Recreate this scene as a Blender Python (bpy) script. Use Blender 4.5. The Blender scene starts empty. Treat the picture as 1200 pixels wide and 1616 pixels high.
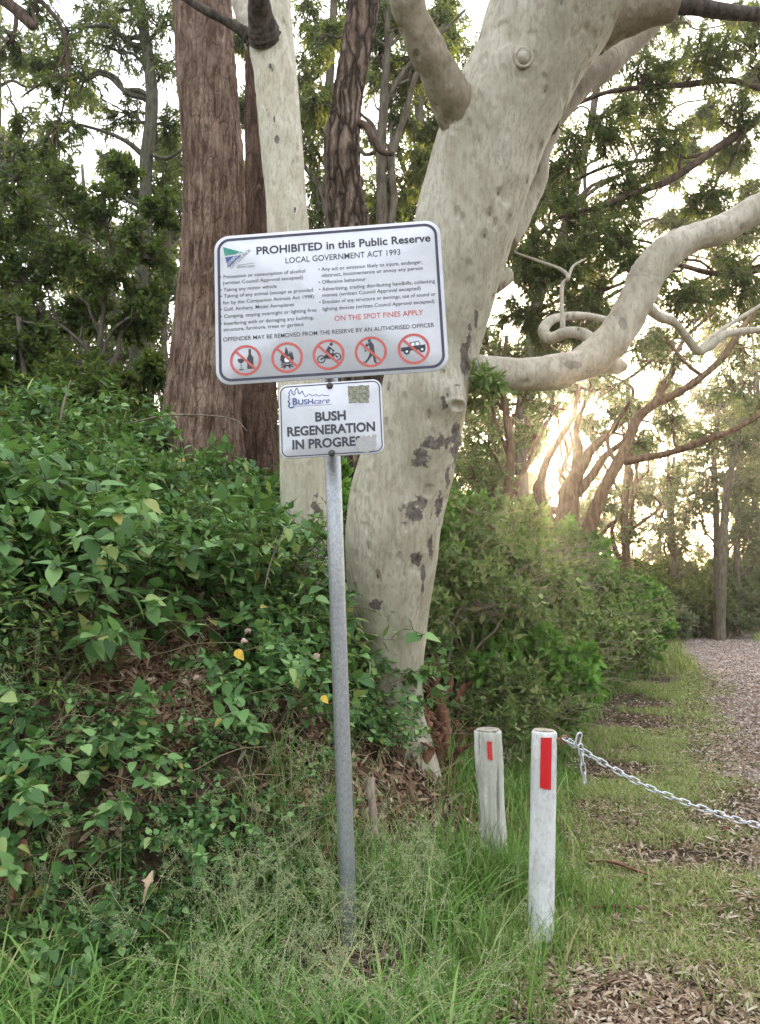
import bpy, math, random
import numpy as np
from math import radians, sin, cos, pi
from mathutils import Vector, Matrix

# ------------------------------------------------------------------ camera, sky, sun, exposure
scene = bpy.context.scene
COL = scene.collection
F_PX, CX, CY = 1200.0, 600.0, 808.0
PITCH = math.atan(137 / 1200.0)
CAM_H = 1.45
cam = bpy.data.cameras.new('camera')
cam.sensor_fit = 'VERTICAL'
cam.sensor_height = 24.0
cam.lens = 24.0 * F_PX / 1616.0
cam.clip_start = 0.05
cam.clip_end = 2000
camo = bpy.data.objects.new('camera', cam)
camo.location = (0, 0, CAM_H)
camo.rotation_euler = (pi / 2 + PITCH, 0, 0)
COL.objects.link(camo)
scene.camera = camo

HAZE = 0.0012
SUN_EL, SUN_AZ = radians(13.0), radians(13.5)      # azimuth clockwise from +Y
CLOUD = (4.0, 3.92, 3.86)
world = bpy.data.worlds.new('World')
scene.world = world
world.use_nodes = True
wn, wl = world.node_tree.nodes, world.node_tree.links
wn.clear()
sky = wn.new('ShaderNodeTexSky')
sky.sky_type = 'NISHITA'
sky.sun_disc = False
sky.sun_elevation = SUN_EL
sky.sun_rotation = SUN_AZ
sky.air_density = 1.0
sky.dust_density = 3.0
sky.ozone_density = 0.6
# thin high cloud over the blue: soft noise on the view direction
wtc = wn.new('ShaderNodeTexCoord')
wmp = wn.new('ShaderNodeMapping')
wmp.inputs['Scale'].default_value = (1.0, 1.0, 2.2)
wnz = wn.new('ShaderNodeTexNoise')
wnz.inputs['Scale'].default_value = 2.4
wnz.inputs['Detail'].default_value = 6
wnz.inputs['Roughness'].default_value = .6
wrp = wn.new('ShaderNodeValToRGB')
wrp.color_ramp.elements[0].position, wrp.color_ramp.elements[0].color = .36, (.35, .35, .35, 1)
wrp.color_ramp.elements[1].position, wrp.color_ramp.elements[1].color = .60, (.85, .85, .85, 1)
wmx = wn.new('ShaderNodeMix')
wmx.data_type = 'RGBA'
bg = wn.new('ShaderNodeBackground')
bg.inputs['Strength'].default_value = 0.15
wo = wn.new('ShaderNodeOutputWorld')
wl.new(wtc.outputs['Generated'], wmp.inputs[0])
wl.new(wmp.outputs[0], wnz.inputs['Vector'])
wl.new(wnz.outputs['Fac'], wrp.inputs[0])
# an overcast sheet is about three times brighter overhead than at the horizon
wsp = wn.new('ShaderNodeSeparateXYZ')
wl.new(wtc.outputs['Generated'], wsp.inputs[0])
wmr = wn.new('ShaderNodeMapRange')
wmr.inputs['From Min'].default_value, wmr.inputs['From Max'].default_value = 0.0, 1.0
wmr.inputs['To Min'].default_value, wmr.inputs['To Max'].default_value = 0.34, 1.0
wl.new(wsp.outputs['Z'], wmr.inputs['Value'])
wcl = wn.new('ShaderNodeVectorMath')
wcl.operation = 'SCALE'
wcl.inputs[0].default_value = CLOUD
wl.new(wmr.outputs[0], wcl.inputs['Scale'])
wl.new(wcl.outputs[0], wmx.inputs[7])
wl.new(wrp.outputs[0], wmx.inputs[0])
wl.new(sky.outputs[0], wmx.inputs[6])
wl.new(wmx.outputs[2], bg.inputs['Color'])
wl.new(bg.outputs[0], wo.inputs['Surface'])

sun = bpy.data.lights.new('sun', 'SUN')
sun.energy = 2.2
sun.angle = radians(0.6)
sun.color = (1.0, 0.74, 0.45)
suno = bpy.data.objects.new('sun', sun)
sd = Vector((sin(SUN_AZ) * cos(SUN_EL), cos(SUN_AZ) * cos(SUN_EL), sin(SUN_EL)))
suno.rotation_euler = sd.to_track_quat('Z', 'Y').to_euler()
suno.location = (0, 0, 30)
COL.objects.link(suno)

scene.view_settings.view_transform = 'Standard'
scene.view_settings.look = 'None'
scene.view_settings.gamma = 1
scene.view_settings.exposure = 2.68
scene.cycles.max_bounces = 6
scene.cycles.diffuse_bounces = 2
scene.cycles.glossy_bounces = 2
scene.cycles.transmission_bounces = 4
scene.cycles.transparent_max_bounces = 4
scene.cycles.use_denoising = True
scene.cycles.caustics_reflective = False
scene.cycles.caustics_refractive = False

# ------------------------------------------------------------------ numeric helpers
RNG = np.random.default_rng(11)
UP = np.array([0, 0, 1.0])

def ray(px, py):
    X, Y = (px - CX) / F_PX, (CY - py) / F_PX
    return np.array([X, cos(PITCH) - Y * sin(PITCH), sin(PITCH) + Y * cos(PITCH)])

def at(px, py, depth):
    """a point of the place: sight line through a photo pixel, cut at a forward distance"""
    d = ray(px, py)
    return np.array([0, 0, CAM_H]) + d * (depth / d[1])

def project(P):
    q = np.asarray(P, float) - np.array([0, 0, CAM_H])
    z = q[..., 1] * cos(PITCH) + q[..., 2] * sin(PITCH)
    u = -q[..., 1] * sin(PITCH) + q[..., 2] * cos(PITCH)
    return CX + F_PX * q[..., 0] / z, CY - F_PX * u / z

def _hash(ix, iy, iz, seed):
    h = (ix.astype(np.int64) * 374761393 + iy.astype(np.int64) * 668265263 + iz.astype(np.int64) * 2147483647 + seed * 1274126177) & 0xFFFFFFFF
    h = ((h ^ (h >> 13)) * 1274126177) & 0xFFFFFFFF
    return ((h ^ (h >> 16)) & 0xFFFF) / 65535.0 * 2 - 1

def noise(P, seed=0):
    P = np.asarray(P, float)
    i = np.floor(P)
    f = P - i
    f = f * f * f * (f * (f * 6 - 15) + 10)
    ix, iy, iz = i[..., 0], i[..., 1], i[..., 2]
    r = 0
    for a in (0, 1):
        wx = f[..., 0] if a else 1 - f[..., 0]
        for b in (0, 1):
            wy = f[..., 1] if b else 1 - f[..., 1]
            for c in (0, 1):
                wz = f[..., 2] if c else 1 - f[..., 2]
                r = r + wx * wy * wz * _hash(ix + a, iy + b, iz + c, seed)
    return r

def fbm(P, octs=4, seed=0):
    P = np.asarray(P, float)
    r, a = 0, 1.0
    for o in range(octs):
        r = r + a * noise(P * 2 ** o, seed + o)
        a *= 0.5
    return r

def nrm(v):
    v = np.asarray(v, float)
    return v / np.maximum(np.linalg.norm(v, axis=-1, keepdims=True), 1e-9)

def smooth(a, b, x):
    t = np.clip((x - a) / (b - a), 0, 1)
    return t * t * (3 - 2 * t)

def spline(pts, n):
    """Catmull-Rom through rows of any width, n samples per span"""
    p = np.asarray(pts, float)
    p = np.vstack([2 * p[0] - p[1], p, 2 * p[-1] - p[-2]])
    out = []
    for i in range(1, len(p) - 2):
        t = np.linspace(0, 1, n, endpoint=False)[:, None]
        a, b, c, d = p[i - 1], p[i], p[i + 1], p[i + 2]
        out.append(0.5 * (2 * b + (c - a) * t + (2 * a - 5 * b + 4 * c - d) * t ** 2 + (3 * b - a - 3 * c + d) * t ** 3))
    out.append(p[-2][None])
    return np.vstack(out)

class Geo:
    """collects vertices and faces; build() links them as ONE mesh object"""
    def __init__(self):
        self.v, self.f, self.n = [], [], 0
    def add(self, verts, *faces, mat=0):
        verts = np.asarray(verts, float).reshape(-1, 3)
        for f in faces:
            f = np.asarray(f, int)
            if len(f):
                self.f.append((f + self.n, mat))
        self.v.append(verts)
        self.n += len(verts)
    def verts(self):
        return np.vstack(self.v)
    def mesh(self, name, mats, smooth_shade=True):
        me = bpy.data.meshes.new(name)
        V = self.verts().astype(np.float32)
        me.vertices.add(len(V))
        me.vertices.foreach_set('co', V.ravel())
        loops = np.concatenate([f.ravel() for f, m in self.f]).astype(np.int32)
        sizes = np.concatenate([np.full(len(f), f.shape[1]) for f, m in self.f])
        mi = np.concatenate([np.full(len(f), m) for f, m in self.f]).astype(np.int32)
        me.loops.add(len(loops))
        me.loops.foreach_set('vertex_index', loops)
        me.polygons.add(len(sizes))
        me.polygons.foreach_set('loop_start', np.concatenate([[0], np.cumsum(sizes)[:-1]]).astype(np.int32))
        me.polygons.foreach_set('material_index', mi)
        me.polygons.foreach_set('use_smooth', np.full(len(sizes), smooth_shade))
        me.update(calc_edges=True)
        for m in (mats if isinstance(mats, (list, tuple)) else [mats]):
            me.materials.append(m)
        return me
    def build(self, name, mats, parent=None, smooth_shade=True, origin=None):
        off = np.zeros(3) if origin is None else np.asarray(origin, float)
        if parent is not None and origin is None:
            off = np.array(parent.location)
        self.v = [self.verts() - off]
        o = bpy.data.objects.new(name, self.mesh(name, mats, smooth_shade))
        COL.objects.link(o)
        if parent is not None:
            o.parent = parent
        else:
            o.location = off
        return o

def tube(g, pts, rad, k=8, cap=True, mat=0, deform=None):
    pts = np.asarray(pts, float)
    rad = np.broadcast_to(np.asarray(rad, float), (len(pts),))
    tan = nrm(np.gradient(pts, axis=0))
    ref = np.array([1.0, 0, 0]) if abs(tan[0][0]) < 0.8 else np.array([0, 1.0, 0])
    u = nrm(ref - tan[0] * (ref @ tan[0]))
    us = []
    for t in tan:
        u = nrm(u - t * (u @ t))
        us.append(u)
    us = np.array(us)
    vs = np.cross(tan, us)
    a = np.linspace(0, 2 * pi, k, endpoint=False)
    R = us[:, None] * np.cos(a)[None, :, None] + vs[:, None] * np.sin(a)[None, :, None]
    P = pts[:, None] + R * rad[:, None, None]
    if deform is not None:
        P = P + R * deform(P, pts, rad)[..., None]
    n = len(pts)
    V = P.reshape(-1, 3)
    i, j = np.meshgrid(np.arange(n - 1), np.arange(k), indexing='ij')
    j2 = (j + 1) % k
    q = np.stack([i * k + j, i * k + j2, (i + 1) * k + j2, (i + 1) * k + j], -1).reshape(-1, 4)
    tris = np.zeros((0, 3), int)
    if cap:
        c0, c1 = len(V), len(V) + 1
        V = np.vstack([V, P[0].mean(0), P[-1].mean(0)])
        jj = np.arange(k)
        tris = np.vstack([np.stack([np.full(k, c0), (jj + 1) % k, jj], -1),
                          np.stack([np.full(k, c1), (n - 1) * k + jj, (n - 1) * k + (jj + 1) % k], -1)])
    g.add(V, q, tris, mat=mat)

def many_tubes(g, C, rad, k=3, mat=0):
    """C: (n, s, 3) centre lines, rad: (n, s) or (s,) ; open k-sided tubes, all at once"""
    C = np.asarray(C, float)
    n, s, _ = C.shape
    rad = np.broadcast_to(np.asarray(rad, float), (n, s))
    ax = nrm(C[:, -1] - C[:, 0])
    ref = np.where(np.abs(ax[:, 2:3]) < 0.9, UP[None], np.array([[1.0, 0, 0]]))
    u = nrm(np.cross(ax, ref))
    v = np.cross(ax, u)
    a = np.linspace(0, 2 * pi, k, endpoint=False)
    R = u[:, None] * np.cos(a)[None, :, None] + v[:, None] * np.sin(a)[None, :, None]
    P = C[:, :, None] + R[:, None] * rad[:, :, None, None]
    N, I, J = np.meshgrid(np.arange(n), np.arange(s - 1), np.arange(k), indexing='ij')
    b = N * s * k
    q = np.stack([b + I * k + J, b + I * k + (J + 1) % k, b + (I + 1) * k + (J + 1) % k, b + (I + 1) * k + J], -1).reshape(-1, 4)
    g.add(P.reshape(-1, 3), q, mat=mat)

# leaf shapes: rows are (along, across, lift)
LANCE = (np.array([(0, 0, 0), (.3, .5, .03), (.3, -.5, .03), (.7, .36, -.01), (.7, -.36, -.01), (1, 0, -.1)]),
         [np.array([(0, 2, 1), (3, 4, 5)]), np.array([(1, 2, 4, 3)])])
RHOMB = (np.array([(0, 0, 0), (.45, .5, .06), (1, 0, -.06), (.45, -.5, .06)]), [np.array([(0, 3, 2, 1)])])
_t = [0, .1, .3, .55, .8, 1]
_w = [0, .34, .5, .42, .2, 0]
OVATE = (np.array([(t, 0, -.02 - .16 * t * t) for t in _t] + [(t, w, .07 * (w * 2) - .2 * t * t) for t, w in zip(_t[1:5], _w[1:5])]
                  + [(t, -w, .07 * (w * 2) - .2 * t * t) for t, w in zip(_t[1:5], _w[1:5])]),
         [np.array([(0, 1, 6), (0, 10, 1), (4, 5, 9), (4, 13, 5)]),
          np.array([(1, 2, 7, 6), (2, 3, 8, 7), (3, 4, 9, 8), (1, 10, 11, 2), (2, 11, 12, 3), (3, 12, 13, 4)])])

def leaves(g, shape, pos, axis, L, W, rng, normal=None, mat=0):
    V, faces = shape
    n = len(pos)
    axis = nrm(axis)
    if normal is None:
        normal = rng.normal(size=(n, 3))
    side = nrm(np.cross(normal, axis))
    nn = np.cross(axis, side)
    L = np.broadcast_to(L, (n,))
    W = np.broadcast_to(W, (n,))
    P = pos[:, None] + axis[:, None] * (V[None, :, 0:1] * L[:, None, None]) + side[:, None] * (V[None, :, 1:2] * W[:, None, None]) + nn[:, None] * (V[None, :, 2:3] * L[:, None, None])
    b = (np.arange(n) * len(V))[:, None, None]
    g.add(P.reshape(-1, 3), *[(f[None] + b).reshape(-1, f.shape[1]) for f in faces], mat=mat)

# ------------------------------------------------------------------ naming helpers
def tag(o, label=None, cat=None, group=None, kind=None):
    if label: o['label'] = label
    if cat: o['category'] = cat
    if group: o['group'] = group
    if kind: o['kind'] = kind
    return o

def thing(name, label, cat, loc, group=None):
    o = bpy.data.objects.new(name, None)
    o.empty_display_size = 0.2
    o.location = tuple(float(c) for c in loc)
    COL.objects.link(o)
    return tag(o, label, cat, group)

def copy_tree(o, parent=None):
    c = o.copy()
    COL.objects.link(c)
    c.parent = parent
    for ch in list(o.children):
        copy_tree(ch, c)
    return c

# ------------------------------------------------------------------ material helpers
class Mat:
    def __init__(self, name, rough=0.8, spec=0.3, metal=0.0):
        self.m = bpy.data.materials.new(name)
        self.m.use_nodes = True
        self.N, self.L = self.m.node_tree.nodes, self.m.node_tree.links
        self.N.clear()
        self.out = self.N.new('ShaderNodeOutputMaterial')
        self.b = self.N.new('ShaderNodeBsdfPrincipled')
        self.b.inputs['Roughness'].default_value = rough
        self.b.inputs['Specular IOR Level'].default_value = spec
        self.b.inputs['Metallic'].default_value = metal
        self.L.new(self.b.outputs[0], self.out.inputs[0])
        self._tc = None
    def new(self, t, **kw):
        n = self.N.new(t)
        for k, v in kw.items():
            setattr(n, k, v)
        return n
    def link(self, a, b):
        self.L.new(a, b)
    def coord(self, scale=(1, 1, 1), loc=(0, 0, 0)):
        if self._tc is None:
            self._tc = self.new('ShaderNodeTexCoord')
        mp = self.new('ShaderNodeMapping')
        mp.inputs['Scale'].default_value = scale
        mp.inputs['Location'].default_value = loc
        self.link(self._tc.outputs['Object'], mp.inputs[0])
        return mp.outputs[0]
    def noise(self, scale, detail=4, rough=0.55, sc=(1, 1, 1), dist=0.0):
        n = self.new('ShaderNodeTexNoise')
        n.inputs['Scale'].default_value = scale
        n.inputs['Detail'].default_value = detail
        n.inputs['Roughness'].default_value = rough
        n.inputs['Distortion'].default_value = dist
        self.link(self.coord(sc), n.inputs['Vector'])
        return n.outputs['Fac']
    def voronoi(self, scale, sc=(1, 1, 1), feature='F1', rnd=1.0):
        n = self.new('ShaderNodeTexVoronoi', feature=feature)
        n.inputs['Scale'].default_value = scale
        n.inputs['Randomness'].default_value = rnd
        self.link(self.coord(sc), n.inputs['Vector'])
        return n.outputs['Distance']
    def ramp(self, fac, stops, interp='LINEAR'):
        r = self.new('ShaderNodeValToRGB')
        r.color_ramp.interpolation = interp
        e = r.color_ramp.elements
        while len(e) < len(stops):
            e.new(0.5)
        for el, (p, c) in zip(e, stops):
            el.position = p
            el.color = (c, c, c, 1) if np.isscalar(c) else (*c, 1)
        self.link(fac, r.inputs[0])
        return r.outputs[0]
    def mix(self, fac, a, b, mode='MIX'):
        n = self.new('ShaderNodeMix', data_type='RGBA', blend_type=mode)
        for s, v in ((n.inputs[0], fac), (n.inputs[6], a), (n.inputs[7], b)):
            if hasattr(v, 'links') or isinstance(v, bpy.types.NodeSocket):
                self.link(v, s)
            elif np.isscalar(v):
                s.default_value = v
            else:
                s.default_value = (*v, 1)
        return n.outputs[2]
    def math(self, op, a, b=0.0, c=0.0):
        n = self.new('ShaderNodeMath', operation=op)
        for s, v in zip(n.inputs, (a, b, c)):
            if isinstance(v, bpy.types.NodeSocket):
                self.link(v, s)
            else:
                s.default_value = v
        return n.outputs[0]
    def color(self, c):
        if isinstance(c, bpy.types.NodeSocket):
            self.link(c, self.b.inputs['Base Color'])
        else:
            self.b.inputs['Base Color'].default_value = (*c, 1)
    def bump(self, h, strength=0.5, dist=0.02):
        n = self.new('ShaderNodeBump')
        n.inputs['Strength'].default_value = strength
        n.inputs['Distance'].default_value = dist
        self.link(h, n.inputs['Height'])
        self.link(n.outputs[0], self.b.inputs['Normal'])

def leaf_mat(name, stops, trans=0.3, rough=0.5, spec=0.35, tcol=(0.25, 0.36, 0.06)):
    m = Mat(name, rough, spec)
    geo = m.new('ShaderNodeNewGeometry')
    oi = m.new('ShaderNodeObjectInfo')
    r = m.math('FRACT', m.math('ADD', geo.outputs['Random Per Island'], m.math('MULTIPLY', oi.outputs['Random'], 0.0)))
    c = m.ramp(r, stops)
    hue = m.new('ShaderNodeHueSaturation')
    m.link(c, hue.inputs['Color'])
    m.link(m.math('MULTIPLY_ADD', oi.outputs['Random'], 0.5, 0.75), hue.inputs['Value'])
    m.color(hue.outputs[0])
    if trans:
        t = m.new('ShaderNodeBsdfTranslucent')
        mx = m.mix(0.6, hue.outputs[0], tcol)
        m.link(mx, t.inputs['Color'])
        ms = m.new('ShaderNodeMixShader')
        ms.inputs[0].default_value = trans
        m.link(m.b.outputs[0], ms.inputs[1])
        m.link(t.outputs[0], ms.inputs[2])
        m.link(ms.outputs[0], m.out.inputs[0])
    return m.m

def flat_mat(name, c, rough=0.6, spec=0.3, metal=0.0, var=0.15, scale=30, bump=0.0):
    m = Mat(name, rough, spec, metal)
    n = m.noise(scale, 4)
    m.color(m.ramp(n, [(0.25, tuple(x * (1 - var) for x in c)), (0.75, tuple(min(1, x * (1 + var)) for x in c))]))
    if bump:
        m.bump(n, bump, 0.005)
    return m.m

M = {}
# leaves
M['leaf_lantana'] = leaf_mat('lantana_leaf', [(0, (.038, .088, .030)), (.35, (.085, .18, .058)), (.7, (.155, .285, .098)), (.95, (.25, .39, .145)), (1, (.36, .30, .09))], .3, .5, .28, (.22, .36, .06))
M['leaf_gum'] = leaf_mat('gum_leaf', [(0, (.045, .068, .022)), (.5, (.09, .13, .042)), (.85, (.15, .195, .062)), (1, (.25, .23, .085))], .38, .55, .2, (.28, .36, .05))
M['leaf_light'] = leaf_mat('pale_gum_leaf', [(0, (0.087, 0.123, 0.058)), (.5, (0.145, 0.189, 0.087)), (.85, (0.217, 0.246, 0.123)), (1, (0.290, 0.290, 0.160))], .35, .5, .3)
M['leaf_dark'] = leaf_mat('dark_glossy_leaf', [(0, (.022, .042, .012)), (.5, (.05, .085, .025)), (.85, (.11, .16, .045)), (1, (.18, .22, .07))], .38, .5, .22, (.26, .36, .04))
M['leaf_shrub'] = leaf_mat('shrub_leaf', [(0, (.05, .085, .026)), (.45, (.145, .225, .068)), (.8, (.25, .34, .115)), (1, (.42, .39, .19))], .34, .55, .24, (.25, .36, .07))
M['leaf_fresh'] = leaf_mat('fresh_shrub_leaf', [(0, (.05, .13, .025)), (.5, (.115, .27, .05)), (1, (.22, .40, .085))], .36, .5, .22, (.25, .42, .05))
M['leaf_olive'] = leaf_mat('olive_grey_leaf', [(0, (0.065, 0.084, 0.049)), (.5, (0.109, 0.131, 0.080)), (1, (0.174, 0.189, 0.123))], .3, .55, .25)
M['grass'] = leaf_mat('grass_blade', [(0, (.06, .13, .025)), (.5, (.115, .23, .05)), (.85, (.19, .32, .085)), (1, (.40, .35, .18))], .3, .55, .2, (.25, .38, .06))
M['grass_dull'] = leaf_mat('short_grass_blade', [(0, (.16, .21, .06)), (.4, (.25, .33, .095)), (.7, (.35, .40, .14)), (1, (.54, .47, .27))], .3, .6, .2, (.28, .36, .09))
M['seed'] = leaf_mat('grass_seed', [(0, (0.232, 0.290, 0.131)), (.6, (0.348, 0.406, 0.203)), (1, (0.493, 0.478, 0.290))], .2, .6, .2, (0.300, 0.350, 0.150))
M['straw'] = leaf_mat('dry_straw', [(0, (0.189, 0.131, 0.072)), (.5, (0.348, 0.261, 0.160)), (1, (0.360, 0.290, 0.190))], .1, .7, .2, (0.435, 0.319, 0.145))
M['litter'] = leaf_mat('dead_leaf', [(0, (.11, .065, .04)), (.25, (.23, .145, .09)), (.55, (.38, .27, .18)), (.82, (.52, .415, .30)), (1, (.66, .57, .45))], .05, .65, .2, (.3, .15, .06))
M['litter_bank'] = leaf_mat('dark_dead_leaf', [(0, (.05, .026, .016)), (.3, (.115, .062, .036)), (.6, (.20, .12, .07)), (.88, (.32, .21, .13)), (1, (.50, .40, .29))], .05, .65, .2, (.3, .15, .06))  # darker browns than the verge litter
M['chips'] = leaf_mat('path_chip', [(0, (.20, .145, .12)), (.3, (.42, .335, .295)), (.65, (.60, .50, .45)), (.9, (.72, .63, .57)), (1, (.80, .73, .68))], 0, .85, .15)
M['petal'] = leaf_mat('lantana_flower', [(0, (.62, .36, .36)), (.6, (.70, .52, .46)), (1, (.72, .62, .42))], .2, .6, .2, (.6, .4, .35))
M['stem'] = flat_mat('green_stem', (.10, .105, .045), .7, var=.4)
M['twig'] = flat_mat('bare_twig', (.27, .215, .155), .8, var=.35)
M['twig_dark'] = flat_mat('dark_twig', (.075, .06, .045), .85, var=.3)

def bark_plain(name, a, b, scale=14, stretch=.25, bump=.6):
    m = Mat(name, .9, .15)
    n = m.noise(scale, 6, .65, (1, 1, stretch))
    n2 = m.noise(2.2, 3)
    c = m.ramp(n, [(.40, a), (.60, b)])
    m.color(m.mix(m.math('MULTIPLY', n2, .5), c, tuple(x * .7 for x in a)))
    m.bump(n, bump, .02)
    return m.m
M['bark_grey'] = bark_plain('grey_bark', (.085, .07, .052), (.20, .17, .13))
M['bark_brown'] = bark_plain('brown_limb_bark', (.055, .036, .026), (.15, .105, .075))
M['bark_warm'] = bark_plain('warm_brown_bark', (.10, .06, .038), (.24, .155, .10))
M['bark_lichen'] = bark_plain('lichen_bark', (.07, .065, .045), (.16, .15, .11), 20)

def bark_stringy(name, dark, mid, light, sc, crack=9, cw=.10, ck=.6):
    m = Mat(name, .95, .1)
    fur = m.noise(sc, 7, .68, (1, 1, .13), .6)
    fine = m.noise(sc * 4, 4, .6, (1, 1, .35))
    big = m.noise(1.6, 4, .6, (1, 1, .6))
    c = m.ramp(fur, [(.40, dark), (.49, mid), (.60, light)])
    c = m.mix(m.ramp(fine, [(.40, .7), (.56, 0)]), c, tuple(x * .5 for x in mid))
    c = m.mix(m.ramp(big, [(.46, 0), (.62, .5)]), c, tuple(x * .62 for x in mid))
    c = m.mix(m.ramp(m.noise(3.1, 3), [(.5, 0), (.65, .35)]), c, tuple(min(1, x * 1.25) for x in light))
    # long cracks between the bark plates
    vn = m.new('ShaderNodeTexVoronoi', feature='DISTANCE_TO_EDGE')
    vn.inputs['Scale'].default_value = crack
    wv = m.new('ShaderNodeVectorMath', operation='ADD')
    nz_ = m.new('ShaderNodeTexNoise')
    nz_.inputs['Scale'].default_value = 5.0
    m.link(m.coord((1, 1, .16)), wv.inputs[0])
    m.link(m.coord((1, 1, .5)), nz_.inputs['Vector'])
    sc_ = m.new('ShaderNodeVectorMath', operation='SCALE')
    m.link(nz_.outputs['Color'], sc_.inputs[0]); sc_.inputs['Scale'].default_value = .16
    m.link(sc_.outputs[0], wv.inputs[1])
    m.link(wv.outputs[0], vn.inputs['Vector'])
    e = m.ramp(vn.outputs['Distance'], [(0, 1), (cw, 0)])
    c = m.mix(m.math('MULTIPLY', e, ck), c, tuple(x * .6 for x in dark))
    m.color(c)
    m.bump(m.math('SUBTRACT', m.math('ADD', fur, m.math('MULTIPLY', fine, .35)), m.math('MULTIPLY', e, ck)), 1.0, .04)
    return m.m
M['bark_stringy'] = bark_stringy('stringy_red_bark', (.06, .036, .027), (.215, .138, .10), (.36, .26, .20), 17, 12, .07, .28)
M['bark_stringy_dark'] = bark_stringy('dark_stringy_bark', (.04, .023, .017), (.13, .08, .058), (.21, .14, .105), 17, 12, .07, .3)  # darker copy of the stringy bark for the narrow trunk
M['bark_furrow'] = bark_stringy('furrowed_brown_bark', (.035, .024, .018), (.20, .14, .105), (.36, .275, .215), 15, 10, .22, .9)

def bark_gum(name, patches=(), tint=(1, 1, 1), dark=1.0, pstr=.92):
    m = Mat(name, .62, .25)
    T = lambda c: tuple(x * t * dark for x, t in zip(c, tint))
    big = m.noise(2.6, 5, .6, (1, 1, .55), .5)
    mid = m.noise(9, 6, .62, (1, 1, .4), .7)
    fine = m.noise(46, 4, .6, (1, 1, .3))
    c = m.ramp(mid, [(.36, T((.41, .37, .30))), (.46, T((.48, .445, .37))), (.54, T((.53, .495, .42))), (.66, T((.585, .55, .475)))])
    c = m.mix(m.ramp(big, [(.42, .6), (.56, 0)]), c, T((.355, .335, .26)), 'MIX')
    c = m.mix(m.ramp(fine, [(.40, .5), (.5, 0)]), c, T((.28, .235, .18)))
    streak = m.noise(5.5, 5, .7, (3.2, 3.2, .22), .4)
    c = m.mix(m.ramp(streak, [(.54, 0), (.66, .38)]), c, T((.27, .235, .18)))
    # small dark dimples where leaf scars sat
    v = m.voronoi(8.5, (1.15, 1.15, .55))
    gate = m.ramp(m.noise(1.7, 2), [(.40, .25), (.47, 1)])
    dots = m.math('MULTIPLY', m.ramp(v, [(.055, 1), (.095, 0)]), gate)
    halo = m.math('MULTIPLY', m.ramp(v, [(.05, 1), (.26, 0)]), gate)
    c = m.mix(m.math('MULTIPLY', halo, .22), c, T((.30, .27, .21)))
    c = m.mix(m.math('MULTIPLY', dots, .85), c, T((.075, .06, .045)))
    v2 = m.voronoi(19.0, (1.2, 1.2, .6))
    dots2 = m.math('MULTIPLY', m.ramp(v2, [(.05, 1), (.1, 0)]), m.ramp(m.noise(3.3, 2), [(.5, 0), (.56, 1)]))
    c = m.mix(m.math('MULTIPLY', dots2, .5), c, T((.15, .12, .09)))
    if patches:
        wob = m.noise(16, 4, .6)
        wob2 = m.noise(5, 3, .6)
        total = None
        for (p, s) in patches:
            mp = m.coord(tuple(1 / x for x in s), tuple(-a / b for a, b in zip(p, s)))
            ln = m.new('ShaderNodeVectorMath', operation='LENGTH')
            m.link(mp, ln.inputs[0])
            d = m.math('ADD', m.math('ADD', ln.outputs['Value'], m.math('MULTIPLY_ADD', wob, 3.2, -1.6)), m.math('MULTIPLY_ADD', wob2, 2.8, -1.4))
            k = m.ramp(d, [(.84, 1), (.90, .66), (.97, .6), (1.0, 0)])
            total = k if total is None else m.math('MAXIMUM', total, k)
        pc = m.ramp(m.noise(30, 5, .7), [(.40, (.06, .048, .042)), (.5, (.10, .082, .072)), (.62, (.165, .14, .125))])
        c = m.mix(m.math('MULTIPLY', total, pstr), c, pc)
    m.color(c)
    h = m.math('ADD', m.math('MULTIPLY', mid, .5), m.math('MULTIPLY', fine, .25))
    h = m.math('SUBTRACT', h, m.math('MULTIPLY', halo, 1.1))
    m.bump(h, .6, .025)
    return m.m

# ------------------------------------------------------------------ ground, bank, path
FOOT = np.array([(-14, 1.0), (-6, 1.7), (-3, 2.5), (-.9, 3.15), (-.12, 3.55), (.45, 4.7), (1.15, 7.0), (2.1, 10), (4.0, 14.5), (7.2, 22), (10.4, 30), (17, 42), (40, 70), (200, 280)], float)

def foot_dist(x, y):
    """signed distance behind the foot of the bank (positive on the bank)"""
    P = np.stack([x, y], -1)
    best = np.full(x.shape, 1e9)
    sgn = np.ones(x.shape)
    for a, b in zip(FOOT[:-1], FOOT[1:]):
        d = b - a
        t = np.clip(((P - a) @ d) / (d @ d), 0, 1)
        q = P - a - t[..., None] * d
        dd = np.hypot(q[..., 0], q[..., 1])
        s = np.sign(d[0] * (P[..., 1] - a[1]) - d[1] * (P[..., 0] - a[0]))
        up = dd < best
        best = np.where(up, dd, best)
        sgn = np.where(up, s, sgn)
    return best * sgn

PROF = np.array([(-50, 0), (-.35, 0), (0, .06), (.4, .6), (.7, .88), (1.26, 1.4), (1.8, 1.85), (3.7, 2.75), (8, 3.9), (15, 4.6), (60, 5.5), (900, 6)], float)

def height(x, y):
    x, y = np.asarray(x, float), np.asarray(y, float)
    d = foot_dist(x, y)
    far = smooth(6, 16, y + x * .4)
    h = np.interp(d, PROF[:, 0], PROF[:, 1]) * (1 - .62 * far)
    P = np.stack([x, y, np.zeros_like(x)], -1)
    on = smooth(-.2, .8, d)
    h = h + on * (.09 * noise(P * 1.7, 3) + .04 * noise(P * 5, 4)) + (.02 * noise(P * 1.1, 5) + .008 * noise(P * 5, 6)) * (1 - smooth(9, 14, np.abs(y) + np.abs(x) * .4))
    return h

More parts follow.
